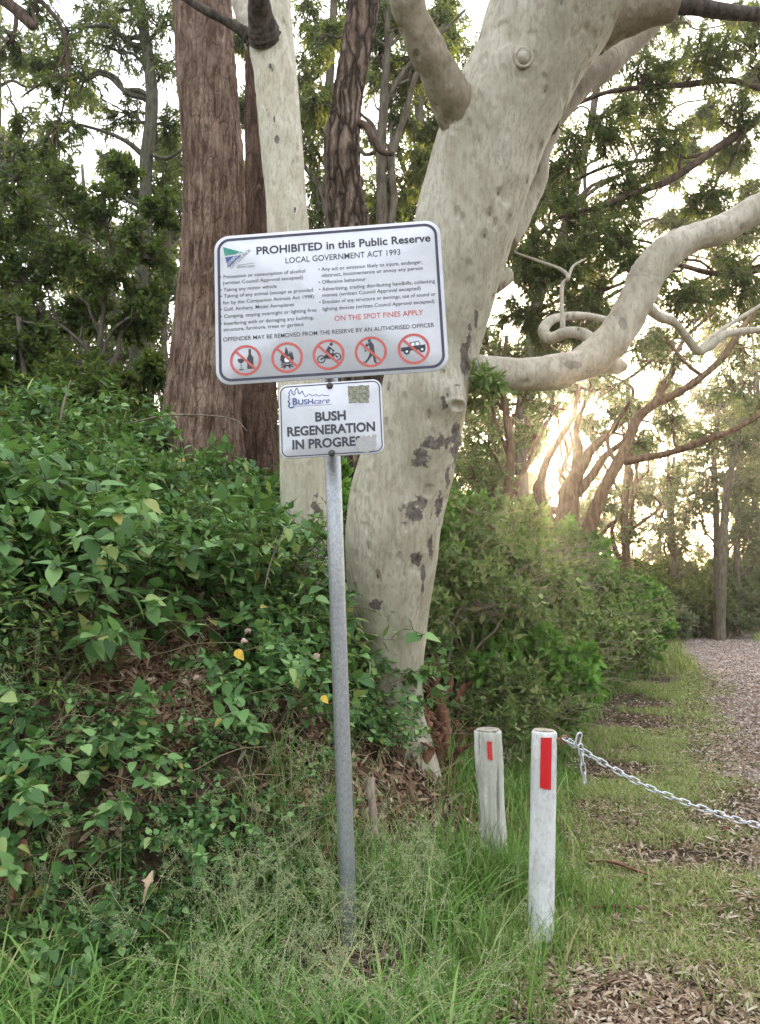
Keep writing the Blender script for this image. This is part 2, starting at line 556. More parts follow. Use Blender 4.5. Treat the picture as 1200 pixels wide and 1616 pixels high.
def ground_hit(px, py):
    d = ray(px, py)
    o = np.array([0, 0, CAM_H])
    t = np.linspace(1.5, 60, 6000)
    P = o + t[:, None] * d
    below = P[:, 2] < height(P[:, 0], P[:, 1])
    i = int(np.argmax(below)) if below.any() else len(t) - 1
    return P[i]

def on_ground(x, y, dz=0.0):
    return np.array([x, y, float(height(np.array([x]), np.array([y]))[0]) + dz])

def axis_steps(lo, hi, fine_lo, fine_hi, step):
    a = list(np.arange(fine_lo, fine_hi, step))
    s, v = step, fine_hi
    while v < hi:
        a.append(v); s *= 1.22; v += s
    a.append(hi)
    s, v = step, fine_lo - step
    while v > lo:
        a.insert(0, v); s *= 1.22; v -= s
    a.insert(0, lo)
    return np.array(a)

gm = Mat('soil_ground', .95, .15)
gn = gm.noise(7, 6, .7)
gn2 = gm.noise(1.3, 3)
gc = gm.ramp(gn, [(.38, (.035, .024, .016)), (.5, (.085, .06, .04)), (.62, (.17, .13, .092))])
gm.color(gm.mix(gm.ramp(gn2, [(.45, 0), (.65, .5)]), gc, (.05, .065, .025)))
gm.bump(gm.noise(40, 5, .7), .8, .03)
M['soil'] = gm.m
pm = Mat('woodchip_path', .9, .2)
pn = pm.noise(30, 6, .75)
pv = pm.voronoi(38)
pc = pm.ramp(pn, [(.4, (.26, .20, .175)), (.5, (.46, .375, .335)), (.6, (.62, .53, .485))])
pc = pm.mix(pm.ramp(pm.noise(1.5, 4), [(.4, .35), (.65, 0)]), pc, (.12, .085, .06))
pm.color(pm.mix(pm.ramp(pv, [(.25, .0), (.6, .5)]), pc, (.09, .06, .045)))
pm.bump(pm.math('ADD', pn, pv), .7, .02)
M['path'] = pm.m

g = Geo()
gx = axis_steps(-260, 320, -4.5, 6, .09)
gy = axis_steps(-40, 420, 2.0, 13, .09)
X, Y = np.meshgrid(gx, gy, indexing='ij')
Z = height(X, Y)
nx, ny = X.shape
i, j = np.meshgrid(np.arange(nx - 1), np.arange(ny - 1), indexing='ij')
g.add(np.stack([X, Y, Z], -1), np.stack([i * ny + j, (i + 1) * ny + j, (i + 1) * ny + j + 1, i * ny + j + 1], -1).reshape(-1, 4))
tag(g.build('ground', M['soil'], None, True), kind='structure')

PATH_C = np.array([(2.4, -6, 2.6), (2.75, 0, 2.6), (3.2, 3.2, 2.6), (3.65, 4.6, 2.7), (4.6, 7, 2.8), (5.65, 9.5, 3.0), (7.1, 13, 3.0), (8.8, 18.5, 2.8), (11.1, 25, 2.4), (14.4, 31, 2.0), (22, 38, 2.0), (36, 48, 2.6)], float)
pc_ = spline(PATH_C, 24)
def path_mask(x, y):
    """how far inside the path's edge (metres, negative outside)"""
    best = np.full(np.shape(x), -1e9)
    for k in range(0, len(pc_), 4):
        best = np.maximum(best, pc_[k, 2] * .5 - np.hypot(x - pc_[k, 0], y - pc_[k, 1]))
    return best
g = Geo()
tn = nrm(np.gradient(pc_[:, :2], axis=0))
rt = np.stack([tn[:, 1], -tn[:, 0]], -1)
A = np.linspace(-1, 1, 13)
wob = np.stack([.16 * fbm(np.stack([pc_[:, 0] * 1.3, pc_[:, 1] * 1.3, np.full(len(pc_), s * 9.0)], -1), 3, 40 + s) for s in (0, 1)], -1)
hw = np.where(A[None] < 0, pc_[:, 2:3] * .5 + wob[:, :1], pc_[:, 2:3] * .5 + wob[:, 1:])
PX = pc_[:, None, :2] + rt[:, None] * (A[None, :, None] * hw[..., None])
PZ = height(PX[..., 0], PX[..., 1]) + .008 + .015 * (1 - A[None] ** 2) + .02 * smooth(9, 14, PX[..., 1])
n_, k_ = PX.shape[:2]
i, j = np.meshgrid(np.arange(n_ - 1), np.arange(k_ - 1), indexing='ij')
g.add(np.concatenate([PX, PZ[..., None]], -1), np.stack([i * k_ + j, i * k_ + j + 1, (i + 1) * k_ + j + 1, (i + 1) * k_ + j], -1).reshape(-1, 4))
tag(g.build('path', M['path'], None, True), kind='structure')

# ------------------------------------------------------------------ tree building
def lump(bumps, amp=.008, freq=5.0, seed=0, stretch=.5):
    """surface relief: gentle noise plus given swellings (centre, radius, height)"""
    def f(P, pts, rad):
        r = amp * fbm(P * np.array([1, 1, stretch]) * freq, 3, seed)
        for c, R, h in bumps:
            d = np.linalg.norm(P - np.asarray(c), axis=-1) / R
            r = r + h * np.exp(-d * d * 2)
        return r
    return f

def pix_path(rows, n=6, scale=1.0):
    """rows (px, py, width_px, depth) -> centre line and radii"""
    out = []
    for x, y, w, d in rows:
        p = at(x, y, d)
        axial = d * cos(PITCH) + (p[2] - CAM_H) * sin(PITCH)
        out.append((*p, w * axial / F_PX * .5 * scale))
    s = spline(out, n)
    return s[:, :3], s[:, 3]

def rooted(P, r, deep=.2):
    """carry a trunk on down, straight, until it is in the ground"""
    P, r = np.asarray(P, float), np.asarray(r, float)
    d = nrm(P[0] - P[min(3, len(P) - 1)])
    if d[2] > -.5:
        d = nrm(d * np.array([1, 1, 0]) * .5 + np.array([0, 0, -1]))
    add, q = [], P[0]
    for _ in range(60):
        if q[2] < height(q[0], q[1]) - deep:
            break
        q = q + d * .12
        add.append(q)
    if not add:
        return P, r
    k = np.arange(1, len(add) + 1)
    return np.vstack([np.array(add)[::-1], P]), np.concatenate([(r[0] * (1 + .05 * np.minimum(k, 8)))[::-1], r])

def foot_of(P):
    return np.array([P[0][0], P[0][1], float(height(P[0][0], P[0][1]))])

def limb_curve(a, b, rng, sag=0.0, wig=.12, n=7):
    t = np.linspace(0, 1, n)[:, None]
    L = np.linalg.norm(np.asarray(b) - a)
    c = a + (np.asarray(b) - a) * t
    off = rng.normal(size=(n, 3)) * wig * L * .35
    off[0] = 0; off[-1] = 0
    off = off * np.sin(t * pi) ** .5 if n > 2 else off
    c = c + off
    c[:, 2] += sag * L * np.sin(t[:, 0] * pi)
    return spline(c, 3)

def clump(wood, leaf, c, R, rng, n2=7, twigs=40, per=12, shape=LANCE, L=.10, W=.018, droop=.6, src=None, r0=.018, twig_r=.004, dens=1.0):
    """a mass of foliage: secondary branches out from c, twigs off them, leaves on the twigs"""
    twigs = int(twigs * dens)
    L, W = L * 1.1, W * 1.15
    c = np.asarray(c, float)
    R = np.broadcast_to(np.asarray(R, float), (3,))
    D = nrm(rng.normal(size=(n2, 3)) + (0 if src is None else nrm(c - src) * .5))
    S0 = np.repeat(c[None], n2, 0) - (0 if src is None else nrm(c - src) * R * .35)
    E0 = c + D * R * rng.uniform(.55, .95, (n2, 1))
    mid = (S0 + E0) / 2 + rng.normal(size=(n2, 3)) * R * .14
    t = np.linspace(0, 1, 5)[None, :, None]
    C = (1 - t) ** 2 * S0[:, None] + 2 * t * (1 - t) * mid[:, None] + t * t * E0[:, None]
    many_tubes(wood, C, np.linspace(r0, r0 * .3, 5)[None], 5)
    k = rng.integers(0, n2, twigs)
    tt = rng.uniform(.15, 1, twigs)[:, None]
    s = (1 - tt) ** 2 * S0[k] + 2 * tt * (1 - tt) * mid[k] + tt * tt * E0[k]
    d = nrm(D[k] * .6 + rng.normal(size=(twigs, 3)) * .75)
    ln = rng.uniform(.25, .6, (twigs, 1)) * R.mean()
    e = s + d * ln - UP * ln * droop * .5
    m2 = (s + e) / 2 + UP * ln * .12 + rng.normal(size=s.shape) * ln * .08
    t = np.linspace(0, 1, 4)[None, :, None]
    C = (1 - t) ** 2 * s[:, None] + 2 * t * (1 - t) * m2[:, None] + t * t * e[:, None]
    many_tubes(wood, C, np.linspace(twig_r, twig_r * .4, 4)[None], 3)
    q = rng.uniform(.2, 1.0, (twigs, per, 1))
    pos = (1 - q) ** 2 * s[:, None] + 2 * q * (1 - q) * m2[:, None] + q * q * e[:, None]
    pos = pos.reshape(-1, 3)
    ax = np.repeat(nrm(e - s), per, 0) * .6 + rng.normal(size=pos.shape) * .65 - UP * droop
    n = len(pos)
    leaves(leaf, shape, pos, ax, L * rng.uniform(.65, 1.25, n), W * rng.uniform(.7, 1.2, n), rng)

def tree(name, label, trunk_rows, bark, clumps, leafmat, seed, group=None, limbs=(), kw=None, trunk_k=14, lumpy=.01, limb_mat=None, base=None, n=6, cat='tree', limb_k=8, dens=1.6):
    """trunk_rows, limbs: pixel rows; clumps: (px, py, depth, radius, from) with from = index along trunk, or ('limb', i, t)"""
    rng = np.random.default_rng(seed)
    P, r = rooted(*pix_path(trunk_rows, n))
    b = foot_of(P)
    root = thing(name, label, cat, b, group)
    g = Geo()
    tube(g, P, r, trunk_k, deform=lump((), lumpy, 6, seed))
    g.build('trunk', bark, root)
    lines = []
    for rows in limbs:
        Q, q = pix_path(rows, n)
        if rows[0][1] > 845 and rows[0][2] > 12:
            Q, q = rooted(Q, q)
        lines.append((Q, q))
        g = Geo()
        tube(g, Q, q, limb_k, deform=lump((), lumpy * .6, 8, seed + 1))
        g.build('limb', limb_mat or bark, root)
    wood, leaf = Geo(), Geo()
    for cl in clumps:
        x, y, d, R, src = cl[:5]
        c = at(x, y, d)
        if isinstance(src, tuple):
            Q, q = lines[src[1]]
        else:
            Q, q = P, r
        t = src[2] if isinstance(src, tuple) else src
        i = int(np.clip(t * (len(Q) - 1), 0, len(Q) - 1))
        lc = limb_curve(Q[i], c, rng, .06, .16)
        r1 = min(q[i] * .55, .02 + .02 * np.linalg.norm(c - Q[i]))
        tube(wood, lc, np.linspace(r1, .012, len(lc)), 6, False)
        opts = dict(kw or {})
        opts['dens'] = dens
        if len(cl) > 5: opts.update(cl[5])
        clump(wood, leaf, c, R, rng, src=Q[i], **opts)
    if wood.n:
        wood.build('branches', limb_mat or bark, root)
        leaf.build('crown', leafmat, root)
    return root, lines

def scatter(n, x0, x1, y0, y1, dmin, seed, ok=None, tries=60):
    r = np.random.default_rng(seed)
    out = []
    for _ in range(n * tries):
        p = np.array([r.uniform(x0, x1), r.uniform(y0, y1)])
        if ok is not None and not ok(*p):
            continue
        if all(np.hypot(*(p - q)) > dmin for q in out):
            out.append(p)
            if len(out) >= n:
                break
    return out

# ------------------------------------------------------------------ the leaning pale gum
gum_rows = [(636, 1185, 92, 5.03), (624, 1100, 86, 5.0), (617, 1000, 108, 4.96), (617, 900, 138, 4.92), (626, 800, 150, 4.88), (652, 700, 146, 4.83), (675, 600, 137, 4.78),
            (698, 500, 145, 4.73), (721, 400, 154, 4.68), (752, 300, 162, 4.63), (784, 200, 170, 4.58), (832, 100, 176, 4.52), (880, 0, 205, 4.45), (905, -60, 190, 4.4),
            (925, -130, 120, 4.36), (945, -260, 105, 4.2), (940, -420, 90, 4.1), (960, -600, 70, 4.0)]
GB = ground_hit(640, 1150)
GP, GR = rooted(*pix_path(gum_rows, 16))
gum_base = foot_of(GP)
gum = thing('gum_tree', 'thick leaning pale gum with mottled smooth bark and heavy crooked side limbs', 'tree', gum_base)
def gsurf(px, py, dd=0):
    """a point on the near face of the gum trunk under a pixel"""
    d = ray(px, py)
    o = np.array([0, 0, CAM_H])
    best = None
    for t in np.linspace(3.6, 5.6, 900):
        p = o + d * t
        i = np.argmin(np.linalg.norm(GP - p, axis=1))
        if np.linalg.norm(GP[i] - p) < GR[i]:
            return p
    return p
patch_px = [((690, 700), (.135, .25, .05)), ((664, 724), (.06, .22, .075)), ((722, 712), (.055, .25, .11)), ((653, 806), (.06, .22, .075)), ((660, 795), (.05, .2, .05)), ((692, 800), (.026, .22, .11)),
            ((659, 883), (.035, .2, .035)), ((706, 760), (.022, .25, .08)), ((680, 855), (.02, .22, .13)), ((668, 910), (.014, .22, .10)), ((734, 565), (.032, .22, .10)), ((741, 535), (.018, .2, .07)), ((752, 500), (.014, .2, .06)), ((720, 612), (.03, .2, .022)), ((700, 640), (.02, .2, .03)), ((596, 955), (.03, .2, .03))]
M['bark_gum'] = bark_gum('smooth_gum_bark', [(tuple(gsurf(*p) - gum_base), s) for p, s in patch_px], (1.0, .985, .925), .84)
burl = gsurf(712, 632)
g = Geo()
bumps = [(burl, .17, .062), (gsurf(690, 610), .2, .03), (gsurf(838, 310), .2, .02), (gsurf(745, 170), .26, .04), (gsurf(760, 560), .18, .03),
         (gsurf(610, 840), .3, .02), (gsurf(826, 92), .09, .02), (gsurf(650, 760), .2, -.012), (gsurf(700, 430), .25, -.012), (gsurf(990, 20), .2, .03)]
def gum_relief(P, pts, rad):
    r = lump(bumps, .011, 3.2, 21, .45)(P, pts, rad)
    r = r + .004 * fbm(P * np.array([14, 14, 5]), 3, 7)
    # creases gathered in rings round the burl and under the big limb's collar
    for c, R, fq, am in ((burl + np.array([.02, 0, .02]), .20, 120, .005), (gsurf(722, 195), .24, 120, .006), (gsurf(826, 92), .085, 260, .006)):
        d = np.linalg.norm(P - c, axis=-1)
        r = r + am * (.4 + .9 * noise(P * 6, 13)) * np.sin(d * fq + 9 * noise(P * 7, 3)) * np.exp(-(d / R) ** 2 * 2.2)
    # the broken lip of the burl
    q_ = np.linalg.norm((P - burl - np.array([.0, 0, -.03])) * np.array([1, 1, 1.7]), axis=-1)
    r = r - .035 * np.exp(-(q_ / .035) ** 2) + .012 * np.exp(-((q_ - .06) / .018) ** 2) * (.6 + noise(P * 14, 5))
    # fluting low on the trunk
    r = r + .02 * np.sin(np.arctan2(P[..., 1] - pts[:, None, 1], P[..., 0] - pts[:, None, 0]) * 3 + 1.0) * smooth(1.6, .7, P[..., 2])
    # little pits
    n = noise(P * np.array([13, 13, 9]), 77)
    r = r - .011 * smooth(.55, .8, n)
    return r
dense = spline(np.hstack([GP, GR[:, None]]), 3)
tube(g, dense[:, :3], dense[:, 3], 150, deform=gum_relief)
g.build('trunk', M['bark_gum'], gum)
LB = pix_path([(712, 588, 60, 4.84)] * 3)[0][0]
M['bark_limb'] = bark_gum('limb_gum_bark', [(tuple(at(x, y, 4.82) - gum_base), s_) for (x, y), s_ in (((908, 574), (.07, .3, .024)), ((985, 510), (.018, .3, .045)))], (1.0, .97, .93), .92, .5)
M['bark_limb_dark'] = bark_gum('dark_limb_bark', (), (1.0, .92, .86), .62)
M['bark_deadwood'] = bark_plain('dark_deadwood', (.05, .04, .034), (.15, .12, .10), 22)

def gum_limb(rows, mat, seed, k=36, flare=None, parent=gum, name='limb', amp=.011, rings=()):
    Q, q = pix_path(rows, 14)
    s = np.concatenate([[0], np.cumsum(np.linalg.norm(np.diff(Q, axis=0), axis=1))])
    if flare:
        q = q * (1 + flare * np.exp(-(s / .13) ** 2) + .25 * flare * np.exp(-(s / .32) ** 2))
    def dfm(P, pts, rad):
        w_ = np.minimum(1, np.asarray(rad) / .09)[:, None]
        r = (lump((), amp, 4, seed, 1)(P, pts, rad) + .004 * fbm(P * 14, 2, seed) - .010 * smooth(.5, .8, noise(P * 12, seed + 9))) * w_
        if flare:
            r = r + (.006 * np.sin(s * 190 + 1.5 * np.sin(s * 40)) * np.exp(-(s / .14) ** 2))[:, None]
        for (t, w) in rings:
            r = r + (.005 * np.sin(s * 170) * np.exp(-((s - t * s[-1]) / w) ** 2))[:, None]
        return r
    g = Geo()
    tube(g, Q, q, k, deform=dfm)
    g.build(name, mat, parent)
    return Q, q

M['bark_limb_mid'] = bark_gum('brown_tinged_limb_bark', (), (1.0, .89, .76), .58)
gum_limb([(752, 205, 66, 4.50), (728, 178, 68, 4.40), (705, 140, 64, 4.30), (680, 92, 58, 4.2), (658, 45, 54, 4.12), (642, 0, 52, 4.05), (628, -60, 48, 3.98), (625, -160, 40, 3.9)], M['bark_limb_mid'], 31, flare=.42)
RL = gum_limb([(712, 588, 60, 4.84), (770, 590, 56, 4.9), (815, 591, 54, 4.93), (865, 588, 56, 4.95), (918, 573, 53, 4.95), (957, 546, 54, 4.95), (986, 510, 55, 4.95), (1008, 468, 54, 4.95), (1027, 428, 52, 4.96), (1056, 396, 48, 4.97), (1095, 377, 46, 5.0), (1140, 361, 46, 5.0), (1185, 335, 45, 5.0), (1240, 300, 43, 5.0), (1330, 250, 36, 5.0), (1430, 180, 28, 5.0)],
              M['bark_limb'], 32, flare=.25, rings=((.42, .1), (.20, .08), (.66, .06)))
gum_limb([(880, 583, 34, 5.08), (925, 580, 30, 5.14), (958, 578, 28, 5.17), (978, 578, 24, 5.2), (989, 579, 13, 5.2)], M['bark_limb'], 33, 18)
gum_limb([(955, 556, 22, 5.1), (925, 530, 21, 5.24), (895, 525, 20, 5.3), (868, 533, 19, 5.35), (858, 520, 17, 5.45), (875, 503, 15, 5.6), (915, 498, 13, 5.8), (960, 505, 10, 6.0)], M['bark_limb'], 34, 14)
gum_limb([(889, 520, 9, 5.3), (887, 480, 7, 5.35), (888, 450, 7, 5.4), (897, 438, 6, 5.4), (885, 425, 5, 5.45), (850, 412, 4, 5.5), (812, 398, 3, 5.5)], M['bark_limb'], 35, 8)
gum_limb([(897, 440, 5, 5.4), (905, 420, 4, 5.42), (925, 408, 3, 5.45)], M['bark_limb'], 36, 6)
SB = gum_limb([(1015, 478, 20, 5.0), (1040, 500, 15, 5.1), (1062, 508, 14, 5.2), (1082, 530, 14, 5.3), (1100, 553, 15, 5.35), (1118, 548, 14, 5.4), (1140, 530, 12, 5.45), (1170, 523, 11, 5.5), (1215, 522, 10, 5.55), (1300, 535, 8, 5.6)], M['bark_limb'], 37, 12)
gum_limb([(1104, 552, 10, 5.35), (1130, 527, 8, 5.5), (1160, 507, 7, 5.6), (1200, 482, 6, 5.7), (1260, 440, 5, 5.8)], M['bark_limb'], 38, 8)
gum_limb([(930, 30, 84, 4.52), (985, 20, 70, 4.48), (1030, 13, 56, 4.45), (1062, 10, 48, 4.44), (1068, 10, 26, 4.44)], M['bark_limb_mid'], 39, flare=.3)
gum_limb([(1055, 9, 22, 4.44), (1100, 11, 24, 4.42), (1150, 19, 23, 4.4), (1200, 23, 21, 4.4), (1280, 20, 18, 4.4)], M['bark_deadwood'], 40, 14)
gum_limb([(860, 190, 50, 4.85), (905, 140, 48, 4.95), (950, 105, 44, 5.05), (995, 68, 36, 5.15), (1030, 40, 26, 5.2), (1060, 5, 20, 5.25), (1100, -60, 16, 5.3)], M['bark_limb_mid'], 41, 22)
gum_limb([(795, 380, 40, 4.95), (826, 322, 42, 5.0), (846, 285, 34, 5.0), (852, 250, 36, 5.0), (866, 205, 34, 5.0)], M['bark_limb'], 42, 20)
gum_limb([(778, 446, 36, 4.9), (795, 438, 30, 4.92), (804, 432, 24, 4.92), (808, 430, 10, 4.92)], M['bark_limb'], 43, 16)
# healed branch scar: a ring with a dome in it
kp = gsurf(826, 92)
kn = nrm(kp - GP[np.argmin(np.linalg.norm(GP - kp, axis=1))])
ku = nrm(np.cross(kn, UP)); kv = np.cross(kn, ku)
g = Geo()
a = np.linspace(0, 2 * pi, 33)[:-1]
ring = kp + (ku[None] * np.cos(a)[:, None] * .052 + kv[None] * np.sin(a)[:, None] * .056) + kn * .006
many_tubes(g, np.stack([np.concatenate([ring[i:i + 1], ring[(i + 1) % 32][None]]) for i in range(32)]), .011, 8)
for k, (rr, hh) in enumerate([(0.001, .034), (.014, .032), (.026, .026), (.036, .014), (.045, -.006)]):
    pass
rr = np.array([.0005, .014, .026, .036, .046]); hh = np.array([.034, .032, .026, .014, -.008])
D = kp + (ku[None, None] * np.cos(a)[None, :, None] + kv[None, None] * np.sin(a)[None, :, None]) * rr[:, None, None] + kn * hh[:, None, None]
i, j = np.meshgrid(np.arange(4), np.arange(32), indexing='ij')
g.add(D, np.stack([i * 32 + j, i * 32 + (j + 1) % 32, (i + 1) * 32 + (j + 1) % 32, (i + 1) * 32 + j], -1).reshape(-1, 4))
g.build('branch_scar', M['bark_limb'], gum)
# epicormic tuft at the limb's root
wood, leaf = Geo(), Geo()
r_ = np.random.default_rng(5)
clump(wood, leaf, at(766, 590, 4.72), .15, r_, 6, 46, 12, LANCE, .07, .017, .5, None, .006, .002)
clump(wood, leaf, at(762, 625, 4.8), .12, r_, 5, 14, 10, LANCE, .07, .017, .7, None, .005, .002)
wood.build('shoots', M['stem'], gum)
leaf.build('shoot_leaves', M['leaf_shrub'], gum)

# ------------------------------------------------------------------ slim pale gum behind the signs
slim_rows = [(484, 850, 82, 6.0), (482, 760, 76, 6.0), (474, 600, 70, 6.0), (456, 370, 65, 6.0), (450, 290, 63, 6.0), (443, 200, 66, 6.0), (435, 110, 68, 6.0), (428, 60, 72, 6.0), (432, 0, 56, 6.0), (440, -70, 52, 6.0), (455, -220, 44, 6.0), (450, -420, 36, 6.0)]
SP, SR = rooted(*pix_path(slim_rows, 14))
SP0 = foot_of(SP)
slim = thing('gum_tree', 'slim straight cream gum trunk rising behind both signs', 'tree', SP0)
g = Geo()
slim_pits = lambda P, pts, rad: lump([(at(432, 55, 5.85), .1, .012)], .006, 4, 51, .5)(P, pts, rad) + .003 * fbm(P * 15, 2, 3) + .005 * np.sin(np.linalg.norm(P - at(415, 40, 5.83), axis=-1) * 150) * np.exp(-(np.linalg.norm(P - at(415, 40, 5.83), axis=-1) / .16) ** 2)
tube(g, SP, SR, 60, deform=slim_pits)
M['bark_slim'] = bark_gum('slim_gum_bark', [(tuple(at(x, y, 5.83) - SP0), s) for (x, y), s in (((427, 106), (.018, .12, .03)), ((433, 190), (.012, .12, .05)), ((437, 218), (.016, .12, .03)), ((421, 172), (.012, .1, .02)), ((450, 640), (.012, .12, .03)), ((500, 800), (.05, .2, .1)), ((465, 330), (.01, .1, .03)))], (1.0, .99, .93), 1.08)
g.build('trunk', M['bark_slim'], slim)
gum_limb([(412, 75, 50, 6.0), (396, 35, 40, 6.02), (382, 0, 34, 6.05), (366, -60, 28, 6.1), (350, -200, 20, 6.1)], M['bark_limb'], 52, 20, parent=slim)
gum_limb([(420, 62, 44, 5.88), (412, 30, 38, 5.74), (408, 0, 36, 5.6), (404, -50, 32, 5.4)], M['bark_deadwood'], 53, 20, parent=slim, flare=.25)
gum_limb([(402, 66, 24, 5.95), (384, 50, 16, 5.9), (362, 36, 14, 5.88), (335, 22, 13, 5.86), (305, 5, 12, 5.85), (270, -18, 10, 5.85)], M['bark_deadwood'], 54, 10, parent=slim, flare=.3)

# ------------------------------------------------------------------ rough barked trunks behind the signs
def rough_trunk(name, label, rows, mat, seed, k, sub, amp, fx, fz, limbs=()):
    P, R = rooted(*pix_path(rows, sub))
    root = thing(name, label, 'tree', foot_of(P))
    def d(Q, pts, rad):
        r = .02 * fbm(Q * np.array([2.2, 2.2, .8]), 2, seed)
        n1 = noise(Q * np.array([fx, fx, fz]), seed + 3)
        n2 = noise(Q * np.array([fx * 2.1, fx * 2.1, fz * 2.2]), seed + 4)
        r = r + amp * (1 - np.abs(n1) * 2) * .6 + amp * .6 * (.5 - np.abs(n2)) + amp * .25 * noise(Q * np.array([fx * 5, fx * 5, fz * 9]), seed + 5)
        return r
    g = Geo()
    tube(g, P, R, k, deform=d)
    g.build('trunk', mat, root)
    for rows2 in limbs:
        Q, q = pix_path(rows2, 8)
        g = Geo(); tube(g, Q, q, 10, deform=lump((), .01, 9, seed)); g.build('limb', M['bark_brown'], root)
    return root
BIG = rough_trunk('stringybark_tree', 'broad reddish brown stringybark trunk left of the prohibition sign', [(318, 740, 140, 8.0), (318, 690, 128, 8.0), (318, 640, 120, 8.0), (326, 560, 110, 8.0), (333, 450, 98, 8.0), (338, 350, 93, 8.0), (336, 250, 91, 8.0), (329, 130, 89, 8.0), (321, 0, 88, 8.0), (315, -120, 84, 8.0), (310, -350, 78, 8.0), (305, -600, 70, 8.0)], M['bark_stringy'], 61, 170, 40, .022, 13, 2.2)
rough_trunk('stringybark_tree', 'narrow red brown trunk squeezed between the broad stringybark and the slim gum', [(410, 700, 58, 9.3), (410, 560, 50, 9.3), (409, 420, 44, 9.3), (408, 300, 42, 9.3), (406, 150, 38, 9.3), (402, 0, 36, 9.3), (396, -250, 34, 9.3)], M['bark_stringy_dark'], 66, 90, 40, .016, 14, 2.2)
rough_trunk('ironbark_tree', 'bent dark trunk with deep furrows showing above the prohibition sign', [(575, 700, 84, 7.6), (572, 560, 74, 7.6), (562, 430, 68, 7.6), (553, 350, 60, 7.6), (547, 300, 52, 7.6), (543, 235, 47, 7.6), (549, 160, 44, 7.6), (562, 80, 45, 7.6), (574, 0, 47, 7.6), (582, -100, 44, 7.6), (580, -350, 38, 7.6)], M['bark_furrow'], 71, 110, 44, .024, 16, 3.0,
            limbs=([(560, 192, 14, 7.55), (578, 200, 11, 7.5), (590, 222, 10, 7.45), (604, 240, 9, 7.4), (622, 243, 7, 7.4)],))

# ------------------------------------------------------------------ other trees
def gp(px, py, depth):
    p = at(px, py, depth)
    return p
KW_GUM = dict(n2=8, twigs=46, per=13, L=.11, W=.020, droop=.75)
KW_FINE = dict(n2=8, twigs=54, per=14, L=.07, W=.02, droop=.25)
# slender lichen-covered tree at upper left
tree('slender_tree', 'slender lichened tree with drooping leaves at upper left behind dark bushes', [(214, 640, 24, 12), (216, 560, 22, 12), (224, 450, 21, 12), (229, 350, 20, 12), (231, 250, 20, 12), (239, 180, 19, 12), (237, 110, 18, 12), (226, 40, 16, 12), (216, -20, 14, 12), (205, -150, 10, 12)],
     M['bark_lichen'], [(175, 70, 12, .62, .75), (255, 95, 12.2, .62, .7), (265, 30, 11.8, .55, .8), (190, 5, 12, .62, .85), (265, 190, 12.2, .5, .6), (150, 20, 12.3, .5, .8), (265, 275, 12.3, .5, .5), (90, 45, 11.8, .55, .8), (195, 175, 12.3, .45, .65), (120, 120, 12, .5, .7), (60, 100, 12, .4, .7), (100, 190, 12, .45, .6), (200, 290, 12.3, .4, .5)], M['leaf_gum'], 101, kw=dict(KW_GUM, twigs=52), limb_mat=M['bark_lichen'],
     limbs=([(232, 330, 8, 12), (205, 318, 7, 11.9), (165, 290, 5, 11.8), (140, 300, 3, 11.7)], [(230, 240, 8, 12), (262, 250, 6, 11.9), (290, 235, 4, 11.8)]))
# bare drooping limb reaching in at the top left corner
tree('overhanging_gum', 'gum reaching thin bare drooping branches into the upper left corner', [(-300, 900, 60, 9), (-260, 400, 50, 9), (-180, 100, 40, 9), (-90, -60, 34, 8.8), (-20, -20, 26, 8.6), (25, 15, 18, 8.5), (50, 40, 13, 8.4), (54, 44, 4, 8.4)], M['bark_brown'],
     [(15, 70, 8.4, .26, ('limb', 0, .3), dict(twigs=16)), (100, 130, 8.4, .22, ('limb', 1, .5), dict(twigs=12)), (80, 225, 8.4, .26, ('limb', 1, .85), dict(twigs=16)), (30, 190, 8.3, .2, ('limb', 0, .8), dict(twigs=10)), (55, 5, 8.5, .25, .9, dict(twigs=14))], M['leaf_gum'], 111, kw=dict(KW_GUM, n2=5),
     limbs=([(5, -10, 10, 8.6), (25, 25, 7, 8.5), (20, 60, 5, 8.4), (0, 85, 4, 8.4), (-20, 140, 3, 8.4)], [(40, -20, 9, 8.5), (75, 12, 8, 8.45), (98, 45, 7, 8.4), (107, 90, 6, 8.4), (105, 135, 5, 8.4), (95, 185, 4, 8.4), (70, 225, 3, 8.4)], [(103, 85, 4, 8.4), (85, 115, 3, 8.4), (60, 135, 3, 8.35), (38, 150, 2, 8.3)]))
